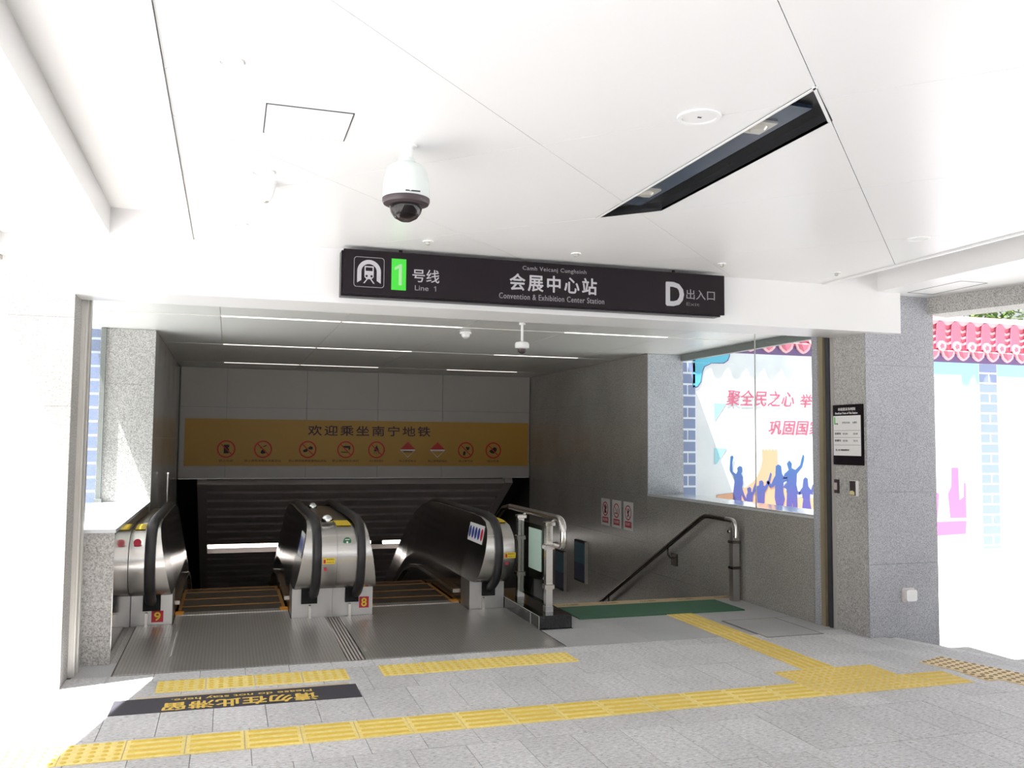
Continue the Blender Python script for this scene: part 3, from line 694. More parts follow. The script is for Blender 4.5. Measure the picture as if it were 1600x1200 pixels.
# steel balls on the deck between the handrails
for i, (x, y) in enumerate(((.875, 8.3), (.885, 9.9))):
    P = A
    o = obj('deck_ball', MB().sphere((x, y, .868), .052, 24, -.45), 'chrome', P, True)
# slim post behind the left newel
po = thing('barrier_post', 'slim stainless post standing behind the left newel', 'post', (-.68, 11.4, .665))
obj('tube', MB().tube([(-.68, 11.4, .675), (-.68, 11.4, 1.18)], .022), 'pipe', po, True)
obj('cap', MB().lathe([(.026, 0), (.026, .012), (.015, .02)], (-.68, 11.4, 1.18), 16), 'chrome', po, True)
obj('foot', MB().lathe([(.04, 0), (.04, .012)], (-.68, 11.4, .668), 16), 'pipe', po, True)
# landing plates
lp = struct('floor_landing', MB().box(-.705, 2.56, 6.62, 8.66, -.03, -.001), 'strip_dark', 'ribbed steel landing in front of the escalators', 'floor')
for x0, x1 in ((-.70, .862), (1.0, 2.552)):
    ysp = [6.625, 6.86, 7.1, 7.75, 8.28, 8.66]
    for a, b_ in zip(ysp, ysp[1:]):
        if b_ > 8.4: xa, xb2 = (-.41, .57) if x0 < 0 else (1.31, 2.21)
        else: xa, xb2 = x0, x1
        obj('landing_plate', MB().box(xa, xb2, a+.001, b_-.001, -.004, .006), 'plate', lp)
for i in range(5): obj('drain_rib', MB().box(.877+i*.025, .889+i*.025, 6.63, 8.28, -.004, .004), 'slat', lp)
obj('strip_edge', MB().box(.862, .87, 6.625, 8.28, -.004, .007), 'pipe', lp); obj('strip_edge', MB().box(.995, 1.001, 6.625, 8.28, -.004, .007), 'pipe', lp)
obj('strip_edge', MB().box(2.552, 2.561, 6.625, 8.3, -.01, .008), 'pipe', lp)

# ================================================================== STAIRS, BARRIER, HANDRAILS
stc = thing('staircase', 'granite stairs going down beside the right wall', 'stairs', (3.96, 8.36, 0)); stc['kind'] = 'structure'
for k in range(26):
    y = 8.36+k*.3; z = -.148*(k+1)
    obj('stair_step', MB().box(2.88, 5.03, y, y+.31, z-.3, z), 'paving_smooth', stc)
vs_ = []
for x in (2.60, 2.88):
    vs_ += [(x, 8.4, .02), (x, 16.5, -4.1), (x, 16.5, -6), (x, 8.4, -1.2)]
obj('stringer', MB().add(vs_, [(0, 1, 2, 3), (7, 6, 5, 4), (0, 4, 5, 1), (1, 5, 6, 2), (2, 6, 7, 3), (3, 7, 4, 0)]), 'granite_dk', stc)
pth = thing('barrier_plinth', 'low black polished granite plinth between escalator landing and stairs', 'plinth', (2.71, 7.9, 0))
obj('plinth_block', MB().cbox(2.565, 2.865, 7.28, 7.50, 0, .112, .004), 'black_granite', pth)
obj('plinth_block', MB().cbox(2.565, 2.865, 7.503, 8.10, 0, .112, .004), 'black_granite', pth)
obj('plinth_block', MB().cbox(2.565, 2.865, 8.103, 8.75, 0, .112, .004), 'black_granite', pth)
obj('pale_joint', MB().box(2.563, 2.566, 7.28, 8.75, .0, .008).box(2.563, 2.566, 7.28, 8.75, .108, .113).box(2.563, 2.567, 7.276, 7.284, 0, .112).box(2.562, 2.566, 7.498, 7.505, 0, .112), 'track_lt', pth)
rb = thing('glass_barrier', 'stainless post and rail barrier with dark glass and mint sheet on the black plinth', 'railing', (2.71, 7.9, .112))
for y in (7.47, 8.27):
    ps = obj('post', MB().cbox(2.685, 2.745, y-.03, y+.03, .112, .86, .004), 'steel', rb)
    for zc in (.655, .31): obj('clamp', MB().cbox(2.672, 2.758, y-.042, y+.042, zc, zc+.04, .006), 'pipe', ps)
    obj('cap', MB().cbox(2.675, 2.765, y-.04, y+.04, .86, .895, .008), 'pipe', ps)
    for zc in (.38, .675): obj('glass_clip', MB().tube([(2.72, y+.03, zc), (2.72, y+.11, zc)], .018, 12, (0, 0, 1)), 'chrome', ps, True)
    obj('foot', MB().cbox(2.68, 2.75, y-.035, y+.035, .112, .16, .003), 'steel_base', ps)
rail = [(2.77, 8.75, .93), (2.77, 7.36, .93)]+[(2.77, 7.36-.11*math.sin(a), .82+.11*math.cos(a)) for a in [math.pi/2*i/6 for i in range(1, 7)]]+[(2.77, 7.25, .74)]+[(2.77, 7.30-.05*math.cos(a), .74-.05*math.sin(a)) for a in [math.pi/2*i/4 for i in range(1, 5)]]+[(2.77, 7.44, .69)]
obj('top_rail', MB().tube(rail, .03, 16, (1, 0, 0)), 'pipe', rb, True)
for y in (7.47, 8.27): obj('rail_bracket', MB().tube([(2.74, y, .875), (2.77, y, .91)], .014), 'pipe', rb, True)
obj('glass_pane', MB().box(2.712, 2.722, 7.56, 8.24, .16, .84), 'glass_dk', rb)
obj('mint_sheet', MB().box(2.704, 2.711, 7.64, 7.98, .43, .80), 'mint', rb)
# railing on the stair flank, continuing down
sr = thing('stair_railing', 'dark steel stair railing descending behind the glass barrier', 'railing', (2.76, 8.9, 0))
obj('rail', MB().tube([(2.77, 8.78, .93), (2.77, 9.0, .9), (2.77, 14.0, -1.55)], .028, 12, (1, 0, 0)), 'pipe_dk', sr, True)
for k in range(5):
    y = 9.1+k*1.0; z0 = .02-.509*(y-8.4)
    obj('post', MB().box(2.74, 2.80, y-.025, y+.025, z0, z0+.86), 'pipe_dk', sr)
# right wall handrail
hr = thing('wall_handrail', 'bronze steel handrail with square newel post along the right stair wall', 'handrail', (4.95, 8.05, 0))
c = [(4.94, 8.09-.07*math.sin(a), .74+.07*math.cos(a)) for a in [math.pi/2*i/5 for i in range(1, 6)]]
path = [(4.94, 12.6, -1.15), (4.94, 8.72, .78), (4.94, 8.64, .808), (4.94, 8.55, .815), (4.94, 8.09, .81)]
obj('rail', MB().tube(path, .026, 14, (1, 0, 0)), 'pipe_dk', hr, True)
obj('end_bend', MB().tube([(4.94, 8.2, .812), (4.94, 8.09, .81)]+c+[(4.94, 8.02, .64)], .028, 14, (1, 0, 0)), 'pipe', hr, True)
ps = obj('post', MB().cbox(4.915, 4.99, 8.04, 8.11, 0, .74, .004), 'steel_base', hr)
for zc in (.58, .32): obj('clamp', MB().cbox(4.905, 5.0, 8.03, 8.12, zc, zc+.028, .005), 'pipe_dk', ps)
obj('bolt', MB().tube([(4.90, 8.075, .70), (4.88, 8.075, .70)], .016, 10, (0, 0, 1)), 'chrome', ps, True)
for y in (9.5, 11.2):
    z = .81-.4975*(y-8.64)
    bk_ = obj('bracket', MB().tube([(4.94, y, z-.02), (4.94, y, z-.09), (4.97, y, z-.13), (5.02, y, z-.13)], .01, 10), 'pipe_dk', hr, True)
    obj('wall_plate', MB().box(5.005, 5.03, y-.08, y+.05, z-.22, z-.08), 'pipe_dk', bk_)
tag(obj('floor_mat', MB().cbox(3.06, 4.76, 7.58, 8.14, .0005, .012, .004), 'green_mat'), 'dark green ribbed mat at the top of the stairs', 'mat')

# ================================================================== TACTILE PAVING
def bar_tile(P, x0, y0, w, h, along='x', m='tact', n=4, sm='stud'):
    t = obj('tactile_tile', MB().cbox(x0+.002, x0+w-.002, y0+.002, y0+h-.002, 0, .006, .002), m, P)
    for k in range(n):
        mb = MB()
        if along == 'x': c = y0+h*(k+.5)/n; mb.cbox(x0+.022, x0+w-.022, c-.012, c+.012, .005, .0115, .004)
        else: c = x0+w*(k+.5)/n; mb.cbox(c-.012, c+.012, y0+.022, y0+h-.022, .005, .0115, .004)
        obj('guide_bar', mb, sm, t)
def dot_tile(P, x0, y0, w, h, nx=5, ny_=5, m='tact', sm='stud', fr=None):
    t = obj('tactile_tile', MB().cbox(x0+.002, x0+w-.002, y0+.002, y0+h-.002, 0, .006, .002), m, P)
    mb = MB()
    for i in range(nx):
        for j in range(ny_):
            cx, cy = x0+w*(i+.5)/nx, y0+h*(j+.5)/ny_
            mb.lathe([(.0165, .004), (.0155, .008), (.009, .011)], (cx, cy, 0), 8)
    obj('studs', mb, sm, t)['kind'] = 'stuff'
ts = thing('tactile_path', 'long yellow guide path of barred tiles across the paved floor', 'tactile paving', (2, 5.05, 0))
x = -.169-.2955*3
for k in range(13+3):
    if x > 3.6: break
    if x < -.5: dot_tile(ts, x, 4.905, .2955, .3)
    else: bar_tile(ts, x, 4.905, .2955, .3)
    x += .2955
while x < 4.85:
    (dot_tile if x < 4.4 else bar_tile)(ts, x, 4.905, min(.2955, 4.96-x), .3, m='tact_dull', **({'sm': 'stud'}))
    x += .2955
for i in range(3): dot_tile(ts, 3.672+i*.272, 5.207, .27, .29, m='tact_dull')
t2 = thing('tactile_path', 'yellow guide path leading straight to the green mat', 'tactile paving', (4.05, 6.5, 0))
y = 5.5
for k in range(7): bar_tile(t2, 3.925, y, .265, .296, 'y', 'tact_dull', 4, 'stud'); y += .297
t3_ = thing('tactile_strip', 'short yellow studded warning strip beside the black floor sticker', 'tactile paving', (.2, 6.25, 0))
for k in range(4): dot_tile(t3_, -.40+k*.306, 6.115, .304, .275)
t4 = thing('tactile_strip', 'short yellow studded warning strip in front of the right escalator landing', 'tactile paving', (1.8, 6.25, 0))
for k in range(5): dot_tile(t4, 1.05+k*.288, 6.135+.006*k, .286, .28)
t5 = thing('tactile_strip', 'worn studded strip with dark studs at the right floor edge', 'tactile paving', (5.1, 5.1, 0))
# laid along the slanted floor edge
n_ = math.hypot(.316, .957); ax, ay = .316/n_, -.957/n_; bx, by = .957/n_, .316/n_
def slanted(mb):
    v0 = [(ox+ax*a+bx*b_, oy+ay*a+by*b_, z) for a, b_, z in mb.v]; mb.v = v0; return mb
ox, oy = 4.885, 5.46
for k in range(6):
    a0 = k*.3
    t = obj('tactile_tile', slanted(MB().cbox(a0+.002, a0+.298, .0, .3, 0, .006, .002)), 'tact_lit', t5)
    mb = MB()
    for i in range(5):
        for j in range(5): mb.lathe([(.0175, .004), (.0165, .008), (.009, .011)], (a0+.06*(i+.5), .06*(j+.5), 0), 8)
    obj('studs', slanted(mb), 'stud_dk', t)['kind'] = 'stuff'
tp = [(4.963, 4.908), (5.06, 4.908), (4.972, 5.172), (4.963, 5.2)]
t = obj('tactile_tile', MB().prism(tp, flat(0), 0, .006), 'tact_lit', t5)
mb = MB()
for cx, cy in ((4.985, 4.94), (5.025, 4.94), (4.985, 5.0), (5.02, 5.0), (4.985, 5.06), (4.98, 5.12)): mb.lathe([(.0165, .004), (.0155, .008), (.009, .011)], (cx, cy, 0), 8)
obj('studs', mb, 'stud_dk', t)['kind'] = 'stuff'
# floor sticker read from the escalator side
st = thing('floor_sticker', 'charcoal floor sticker with yellow lettering Please do not stay here', 'floor sticker', (.2, 5.85, 0))
obj('sheet', MB().box(-.62, .84, 5.69, 6.0, .0005, .0022), 'floor_stk', st)
obj('border', MB().box(-.5, .80, 6.003, 6.04, .0005, .0022), 'beige', st)
lettering('请勿在此滞留', (-.575, .33, -5.868, -5.712), flatflip(.0022), 'floor_txt', st, 0, .0006, .02, label='large yellow characters')
lettering('Please do not stay here.', (-.55, .29, -5.968, -5.90), flatflip(.0022), 'floor_txt', st, 0, .0006, .012, label='yellow English line')

# ================================================================== SIGNS
# station sign hung in front of the fascia
sg = thing('station_sign', 'long black station name sign hung under the white ceiling', 'sign', (2.15, 6.0, 2.575))
obj('cabinet', MB().cbox(.69, 3.575, 6.005, 6.10, 2.565, 2.875, .004), 'sign', sg)
face = obj('face_panel', MB().cbox(.703, 3.60, 5.985, 6.005, 2.577, 2.883, .003), 'sign', sg)
for x in (1.1, 3.2): obj('hanger', MB().tube([(x, 6.05, 2.87), (x, 6.05, ZC)], .012), 'sign', sg)
F = front(5.985)
k_ = lambda px: .703+(px-95)*(3.60-.703)/(1532-95)        # position along the face
# metro emblem
ic = lambda u, v: (.772+u*.206, 2.628+v*.206)            # 0..1 in the emblem square
def icp(pts): return [ic(u, v) for u, v in pts]
fr_out = rrect(.772, .978, 2.628, 2.834, .02); fr_in = rrect(.776, .974, 2.632, 2.830, .018)
mb = MB(); n = len(fr_out)
vs_ = [F(u, v, .0015) for u, v in fr_out]+[F(u, v, .0015) for u, v in fr_in]+[F(u, v, 0) for u, v in fr_out]+[F(u, v, 0) for u, v in fr_in]
mb.add(vs_, [(i, (i+1) % n, n+(i+1) % n, n+i) for i in range(n)]+[(2*n+i, 2*n+(i+1) % n, (i+1) % n, i) for i in range(n)])
em = obj('emblem_frame', mb, 'sign_txt2', face)
arch = MB()
c = ic(.5, .52); arch.ring(c, .052, .08, F, 0, .002, 20, 0, math.pi)
arch.prism([(c[0]-.08, c[1]), (c[0]-.052, c[1]), (c[0]-.052, c[1]-.06), (c[0]-.08, c[1]-.078)], F, 0, .002)
arch.prism([(c[0]+.08, c[1]), (c[0]+.052, c[1]), (c[0]+.052, c[1]-.06), (c[0]+.08, c[1]-.078)], F, 0, .002)
obj('tunnel_arch', arch, 'sign_txt', em)
tr = MB()
tr.prism(icp([(.35, .66), (.65, .66), (.65, .70), (.35, .70)]), F, 0, .002); tr.prism(icp([(.35, .54), (.385, .54), (.385, .66), (.35, .66)]), F, 0, .002); tr.prism(icp([(.615, .54), (.65, .54), (.65, .66), (.615, .66)]), F, 0, .002)
tr.prism(icp([(.35, .54), (.65, .54), (.65, .34), (.58, .27), (.42, .27), (.35, .34)]), F, 0, .002)
tr.prism(icp([(.42, .27), (.46, .27), (.36, .13), (.31, .13)]), F, 0, .002); tr.prism(icp([(.58, .27), (.54, .27), (.64, .13), (.69, .13)]), F, 0, .002)
trn = obj('train_front', tr, 'sign_txt', em)
decal('headlight', [disc(ic(.42, .37), .008, 12)], F, 'sign', trn, .002, .0028); decal('headlight', [disc(ic(.58, .37), .008, 12)], F, 'sign', trn, .002, .0028)
gp = decal('line_plate', [rect(1.027, 1.128, 2.621, 2.836)], F, 'green', face, 0, .002, 'green plate with pale 1')
decal('numeral', [[(1.077, 2.655), (1.098, 2.655), (1.098, 2.80), (1.084, 2.80), (1.077, 2.79)], [(1.084, 2.80), (1.048, 2.775), (1.048, 2.757), (1.077, 2.772)]], front(5.983), 'pale_green', gp, 0, .001)
lettering('号线', (1.172, 1.36, 2.685, 2.775), F, 'sign_txt', face, bold=.004)
lettering('Line', (1.19, 1.285, 2.627, 2.662), F, 'sign_txt2', face)
decal('numeral', [[(1.333, 2.627), (1.338, 2.627), (1.338, 2.662), (1.333, 2.662)], [(1.333, 2.662), (1.324, 2.655), (1.324, 2.65), (1.333, 2.656)]], F, 'sign_txt2', face, 0, .002)
lettering('会展中心站', (k_(675), k_(1005), 2.672, 2.79), F, 'sign_txt', face, bold=.018, spacing=1.25)
lettering('Camh Veicanj Cunghsinh', (k_(722), k_(965), 2.812, 2.85), F, 'sign_txt2', face, spacing=1.1)
lettering('Convention & Exhibition Center Station', (k_(636), k_(1035), 2.607, 2.648), F, 'sign_txt2', face, bold=.006, spacing=1.1)
lettering('D', (k_(1287), k_(1356), 2.632, 2.80), F, 'sign_txt', face, bold=.03)
lettering('出入口', (k_(1370), k_(1490), 2.685, 2.76), F, 'sign_txt2', face)
lettering('Exit', (k_(1370), k_(1425), 2.635, 2.66), F, 'sign_dim', face)
# banner on the bulkhead
bn = thing('welcome_banner', 'long ochre vinyl banner with red prohibition pictograms on the white bulkhead', 'banner', (2.17, 14.82, 1.17))
BY = 14.828
obj('sheet', MB().box(-.655, 5.0, BY-.004, BY, 1.17, 1.915), 'banner', bn)
FB = front(BY-.004)
lettering('欢迎乘坐南宁地铁', (1.23, 3.25, 1.665, 1.83), FB, 'banner_txt', bn, bold=.016, spacing=1.25, label='dark welcome lettering')
ix = [-.03, .53, 1.23, 1.84, 2.345, 2.87, 3.38, 3.875, 4.365]
capw = [.22, .56, .6, .43, .23, .29, .33, .25, .21]
caps = ['禁止吐痰', '禁止携带宠物及活禽进站', '禁止携带易燃易爆物品进站', '禁止携带枪支弹药', '禁止燃放烟花', '禁止携带毒品', '禁止携带腐蚀品', '禁止带气球', '禁止饮食']
def slashring(P, cu, cv, r, fr, m='red', w=.16, nm='prohibition_ring', e=1.):
    mb = MB(); n = 30; q = len(mb.v)
    f2 = lambda u, v, d: fr(cu+(u-cu)*e, v, d)
    mb.ring((cu, cv), r*(1-w), r, f2, 0, .002, n)
    d_ = r*(1-w/2)*.7071; h = r*w*.5*.75
    mb.prism([(cu-d_-h*.7, cv+d_-h*.7), (cu+d_-h*.7, cv-d_-h*.7), (cu+d_+h*.7, cv-d_+h*.7), (cu-d_+h*.7, cv+d_+h*.7)], f2, .0021, .0035)
    return obj(nm, mb, m, P)
glyph = {0: [[(-.3, .55), (.35, .55), (.35, .25), (.2, .15), (.35, 0), (.3, -.55), (-.3, -.55), (-.3, .1)]],
         1: [[(-.1, -.6), (.3, -.5), (.35, -.2), (.1, 0), (-.2, -.15), (-.3, -.45)], [(.0, .35), (.4, .55), (.45, .45), (.05, .25)], [(-.35, .2), (-.1, .3), (-.1, .2), (-.35, .1)]],
         2: [[(.0, .2), (.35, .45), (.65, .3), (.6, .0), (.2, .0)], [(-.6, -.1), (-.1, .15), (.1, -.1), (-.2, -.35), (-.55, -.35)]],
         3: [[(-.35, .5), (.6, .5), (.6, .1), (.4, -.1), (.35, .2), (-.35, .25)], [(-.6, -.25), (.3, -.3), (.3, -.42), (-.6, -.37)]],
         4: [[(-.25, .1), (0, .65), (.25, .1), (.35, -.2), (-.35, -.2)], [(-.3, -.3), (-.2, -.3), (-.35, -.65)], [(-.05, -.3), (.05, -.3), (0, -.7)], [(.2, -.3), (.3, -.3), (.35, -.65)]],
         7: [[(.0, .45), (.15, .5), (.28, .4), (.4, .5), (.52, .4), (.48, .15), (.25, -.05), (.05, .2)], [(-.35, -.2), (-.15, -.1), (.0, -.3), (-.1, -.7), (-.4, -.65)]],
         8: [[(-.6, -.1), (-.2, .2), (.1, .45), (.45, .35), (.5, .0), (.1, -.45), (-.35, -.35)]]}
for i, cx in enumerate(ix):
    cz = 1.437
    ic_ = obj('pictogram', MB().prism(disc((cx, cz), .134, 28) if i not in (5, 6) else [(cx-.13, cz), (cx, cz-.125), (cx+.13, cz), (cx, cz+.125)], FB, 0, .001), 'banner' if i not in (5, 6) else 'paper', bn)
    if i in (5, 6):
        decal('red_half', [[(cx-.13, cz+.01), (cx+.13, cz+.01), (cx, cz+.135)]], FB, 'red', ic_, .001, .003)
        decal('lower_half', [[(cx-.11, cz-.015), (cx, cz-.115), (cx+.11, cz-.015)]], FB, 'banner', ic_, .001, .003)
        if i == 5: decal('bar', [rect(cx-.07, cx+.07, cz-.035, cz-.02)], FB, 'ink', ic_, .003, .004)
    else:
        decal('glyph', [[(cx+u*.125, cz+v*.125) for u, v in p] for p in glyph[i]], FB, 'ink', ic_, .001, .002)
        slashring(ic_, cx, cz, .14, FB)
    lettering(caps[i], (cx-capw[i]/2, cx+capw[i]/2, 1.235, 1.272), FB, 'ink', bn, name='caption')
# prohibition plates on the stair wall
for i, (y0, y1, nm, pg) in enumerate(((11.37, 11.66, 'leftmost of the three plates', [[(-.2, .6), (.1, .65), (.15, .2), (.35, .5), (.45, .3), (.2, -.2), (.25, -.6), (-.35, -.6), (-.25, .1)]]),
                                  (11.0, 11.285, 'no smoking plate in the middle of three', [[(-.55, -.3), (.3, -.3), (.3, -.42), (-.55, -.42)], [(.38, -.3), (.5, -.3), (.5, -.42), (.38, -.42)], [(.4, -.2), (.5, -.2), (.35, .3), (.25, .3)]]),
                                  (10.63, 10.915, 'rightmost of the three plates', [[(-.1, .55), (.15, .6), (.2, .35), (0, .3)], [(-.2, .3), (.15, .25), (.5, .5), (.5, .4), (.2, 0), (.2, -.3), (-.2, -.65), (-.3, -.55), (-.05, -.2), (-.35, -.05)]]))):
    z0, z1 = .447, .815
    P = thing('prohibition_plate', 'white red-ringed prohibition plate on the stair wall, '+nm, 'sign', (5.03, (y0+y1)/2, z0), 'prohibition plates on the stair wall')
    fr = faceleft(5.03); u0, u1 = -y1, -y0; uc = (u0+u1)/2
    obj('plate', MB().prism(rect(u0, u1, z0, z1), fr, 0, .006), 'paper', P)
    f2 = faceleft(5.024); cz = z1-.14; r = .098
    decal('glyph', [[(uc+u*r, cz+v*r) for u, v in p] for p in pg], f2, 'ink', P, 0, .001)
    slashring(P, uc, cz, r, f2, 'redplate')
    rp_ = decal('caption_plate', [rect(u0+.045, u1-.04, z0+.035, z0+.115)], f2, 'redplate', P, 0, .001)
    lettering(('禁止倚靠', '禁止吸烟', '禁止跳下')[i], (u0+.07, u1-.065, z0+.06, z0+.1), faceleft(5.023), 'paper', rp_, 0, .001)
# posters further down the stair wall
for y0, y1, z0, z1, lab in ((12.2, 12.6, -.43, .11, 'upper backlit teal poster in a slim frame beside the stairs'), (13.05, 13.42, -.68, -.13, 'lower dark poster frame further down the stair wall')):
    P = thing('wall_poster', lab, 'poster', (5.03, (y0+y1)/2, z0), 'posters down the stair wall')
    obj('frame', MB().box(5.0, 5.03, y0-.03, y1+.02, z0-.03, z1+.03), 'dark', P)
    obj('print', MB().box(4.997, 5.001, y0, y1, z0, z1), 'navyad', P)
    obj('print_band', MB().box(4.9955, 4.9975, y0, y1, z0+(z1-z0)*.45, z1), 'tealad', P)
    obj('edge_strip', MB().box(4.985, 5.03, y0-.045, y0-.03, z0-.03, z1+.03), 'track_lt', P)
# timetable board on the right pier flank
FT = faceleft(5.099)
tb = thing('timetable_board', 'black and white train timetable board on the right pier', 'notice board', (5.1, 6.46, 1.42))
obj('backboard', MB().prism(rect(-6.66, -6.272, 1.42, 1.94), FT, 0, .016), 'sign', tb)
FT2 = faceleft(5.083)
sh = decal('sheet', [rect(-6.648, -6.292, 1.50, 1.845)], FT2, 'paper', tb, 0, .002)
lettering('本站首末车时间', (-6.585, -6.36, 1.888, 1.915), FT2, 'paper', tb, bold=.01)
lettering('First/Last Train of This Station', (-6.62, -6.33, 1.858, 1.876), FT2, 'paper', tb)
FT3 = faceleft(5.081)
decal('line_mark', [rect(-6.635, -6.622, 1.77, 1.835)], FT3, 'green', sh, 0, .001)
for z in (1.715, 1.655, 1.59): decal('rule', [rect(-6.64, -6.3, z, z+.003)], FT3, 'sign_txt2', sh, 0, .001)
lettering('1号线', (-6.62, -6.585, 1.768, 1.782), FT3, 'ink', sh)
lettering('开往方向', (-6.53, -6.43, 1.776, 1.794), FT3, 'sign_txt2', sh); lettering('末班车', (-6.395, -6.335, 1.776, 1.794), FT3, 'sign_txt2', sh)
for z, a, b_ in ((1.68, '07:04', '22:10'), (1.62, '06:46', '23:15')):
    lettering('首班车', (-6.63, -6.545, z, z+.02), FT3, 'ink', sh); lettering(a, (-6.52, -6.46, z, z+.016), FT3, 'sign_txt2', sh); lettering(b_, (-6.385, -6.33, z, z+.016), FT3, 'sign_txt2', sh)
lettering('注：以上时间仅供参考', (-6.62, -6.44, 1.54, 1.556), FT3, 'ink', sh)
# switches and socket
s1 = thing('key_switch', 'narrow dark key switch below the timetable, next to the shutter track', 'switch', (5.1, 6.63, 1.17))
obj('box', MB().prism(rect(-6.672, -6.6, 1.172, 1.29), FT, 0, .014), 'camdark', s1); decal('insert', [rect(-6.655, -6.615, 1.2, 1.262)], faceleft(5.085), 'slat', s1, 0, .003)
s2 = thing('shutter_switch', 'dark switch plate with pale edge and yellow card on the right pier', 'switch', (5.1, 6.4, 1.16))
obj('plate', MB().prism(rect(-6.45, -6.35, 1.158, 1.29), FT, 0, .012), 'paper', s2)
obj('dark_face', MB().prism(rect(-6.447, -6.375, 1.162, 1.286), faceleft(5.087), 0, .004), 'camdark', s2)
decal('card', [[(-6.443, 1.168), (-6.385, 1.168), (-6.385, 1.19), (-6.405, 1.205), (-6.443, 1.2)]], faceleft(5.083), 'cardgold', s2, 0, .002)
s3 = thing('wall_socket', 'small dusty pink covered socket low on the right pier', 'socket', (5.485, 6.24, .28))
obj('back_plate', MB().prism(rrect(5.422, 5.548, .282, .398, .015), front(6.24), 0, .012), 'socket', s3)
obj('lid', MB().prism(rrect(5.442, 5.548, .29, .385, .02), front(6.228), 0, .03), 'paper', s3)

# ================================================================== CEILING DEVICES
# diagonal light recess
rl = thing('recessed_light_trough', 'black slanted light trough with two square lamps in the white ceiling', 'light', (2.16, 3.7, ZC))
def inset(poly, d):
    cx = sum(p[0] for p in poly)/4; cy = sum(p[1] for p in poly)/4
    return [(x+(d if x < cx else -d), y+(d*1.6 if y < cy else -d*1.6)) for x, y in poly]
mb = MB(); a = REC; n = 4; D = .05
vs_ = [(x, y, ZC+.001) for x, y in a]+[(x, y, ZC+D) for x, y in a]+[(x, y, ZC+D+.01) for x, y in a]
q = inset(a, -.004)
wall = MB()
for i in range(4):
    p0, p1 = a[i], a[(i+1) % 4]; o0, o1 = q[i], q[(i+1) % 4]
    wall.add([(*p0, ZC), (*p1, ZC), (*p1, ZC+D), (*p0, ZC+D), (*o0, ZC), (*o1, ZC), (*o1, ZC+D), (*o0, ZC+D)], [(0, 3, 2, 1), (4, 5, 6, 7), (0, 1, 5, 4), (3, 7, 6, 2)])
obj('trough_wall', wall, 'recess', rl)
obj('trough_top', MB().prism(a, flat(ZC+D), 0, .01), 'recess', rl)
obj('lamp_plate', MB().box(2.03, 2.20, 2.98, 4.55, ZC+D-.016, ZC+D-.001), 'recess_blue', rl)
tri = MB()
for p0, p1 in ((a[3], a[0]), (a[0], a[1])):
    dx, dy = p1[0]-p0[0], p1[1]-p0[1]; l = math.hypot(dx, dy); nx, ny2 = dy/l*.012, -dx/l*.012
    tri.add([(p0[0], p0[1], ZC-.004), (p1[0], p1[1], ZC-.004), (p1[0]-nx, p1[1]-ny2, ZC-.004), (p0[0]-nx, p0[1]-ny2, ZC-.004),
             (p0[0], p0[1], ZC+.01), (p1[0], p1[1], ZC+.01), (p1[0]-nx, p1[1]-ny2, ZC+.01), (p0[0]-nx, p0[1]-ny2, ZC+.01)], [(0, 3, 2, 1), (4, 5, 6, 7), (0, 1, 5, 4), (1, 2, 6, 5), (2, 3, 7, 6), (3, 0, 4, 7)])
obj('edge_trim', tri, 'white', rl)
for y in (3.22, 4.28):
    l = obj('lamp', MB().box(2.045, 2.155, y-.07, y+.07, ZC+D-.026, ZC+D-.014), 'lens', rl)
    obj('lens', MB().lathe([(.03, -.02), (.042, -.008), (.042, 0)], (2.1, y, ZC+D-.02), 20), 'lens', l, True)
# big dome camera
dc = thing('dome_camera', 'large white dome surveillance camera hanging from the canopy ceiling', 'camera', (.722, 3.861, ZC))
cc = (.722, 3.861, 0)
obj('mount', MB().lathe([(.045, ZC-.008), (.045, ZC), ], cc, 24).lathe([(.028, 2.84), (.028, ZC-.005)], cc, 24), 'plastic', dc, True)
obj('housing', MB().lathe([(.1, 2.668), (.103, 2.69), (.1, 2.74), (.09, 2.79), (.078, 2.812), (.06, 2.822), (.04, 2.832), (.034, 2.85)], cc, 36), 'plastic_cool', dc, True)
obj('ring', MB().lathe([(.085, 2.638), (.1, 2.644), (.105, 2.656), (.105, 2.668), (.09, 2.672)], cc, 36), 'camdark', dc, True)
obj('inner_unit', MB().lathe([(.02, 2.585), (.045, 2.597), (.05, 2.63), (.05, 2.65)], cc, 24), 'camdark', dc, True)
obj('dome_cover', MB().lathe([(.001, 2.565), (.025, 2.569), (.05, 2.583), (.066, 2.605), (.073, 2.63), (.074, 2.655)], cc, 32), 'domeglass', dc, True)
decal('maker_mark', [rect(.70, .765, 2.677, 2.683)], lambda u, v, d: (u, 3.7605-d, v), 'camdark', dc, 0, .001)
# small cone shaped camera and its ring
sc_ = thing('cone_camera', 'small white cone shaped dome camera near the ceiling ring', 'camera', (.148, 4.66, ZC))
c = (.148, 4.66, 0)
obj('base', MB().lathe([(.052, ZC-.012), (.055, ZC)], c, 28), 'plastic', sc_, True)
obj('shell', MB().lathe([(.018, 2.812), (.033, 2.83), (.044, 2.868), (.05, 2.898)], c, 28), 'plastic', sc_, True)
obj('lens_cover', MB().lathe([(.002, 2.802), (.012, 2.805), (.02, 2.82)], c, 16), 'lens', sc_, True)
def ceil_disc(name, label, cat, x, y, r, rings, parts, group=None, m='plastic', z=ZC):
    P = thing(name, label, cat, (x, y, z), group)
    obj(parts[0], MB().ring((x, -y), r*.78, r, under(z), -.002, .007, 32), m, P)
    obj(parts[1], MB().lathe([(r*.76, -.003), (r*.78, 0), (r*.78, .004)], (x, y, z), 32), rings, P, True)
    return P
P = ceil_disc('ceiling_speaker', 'large round white ceiling speaker beside the black light trough', 'speaker', 1.77, 3.125, .088, 'white', ('rim', 'grille'))
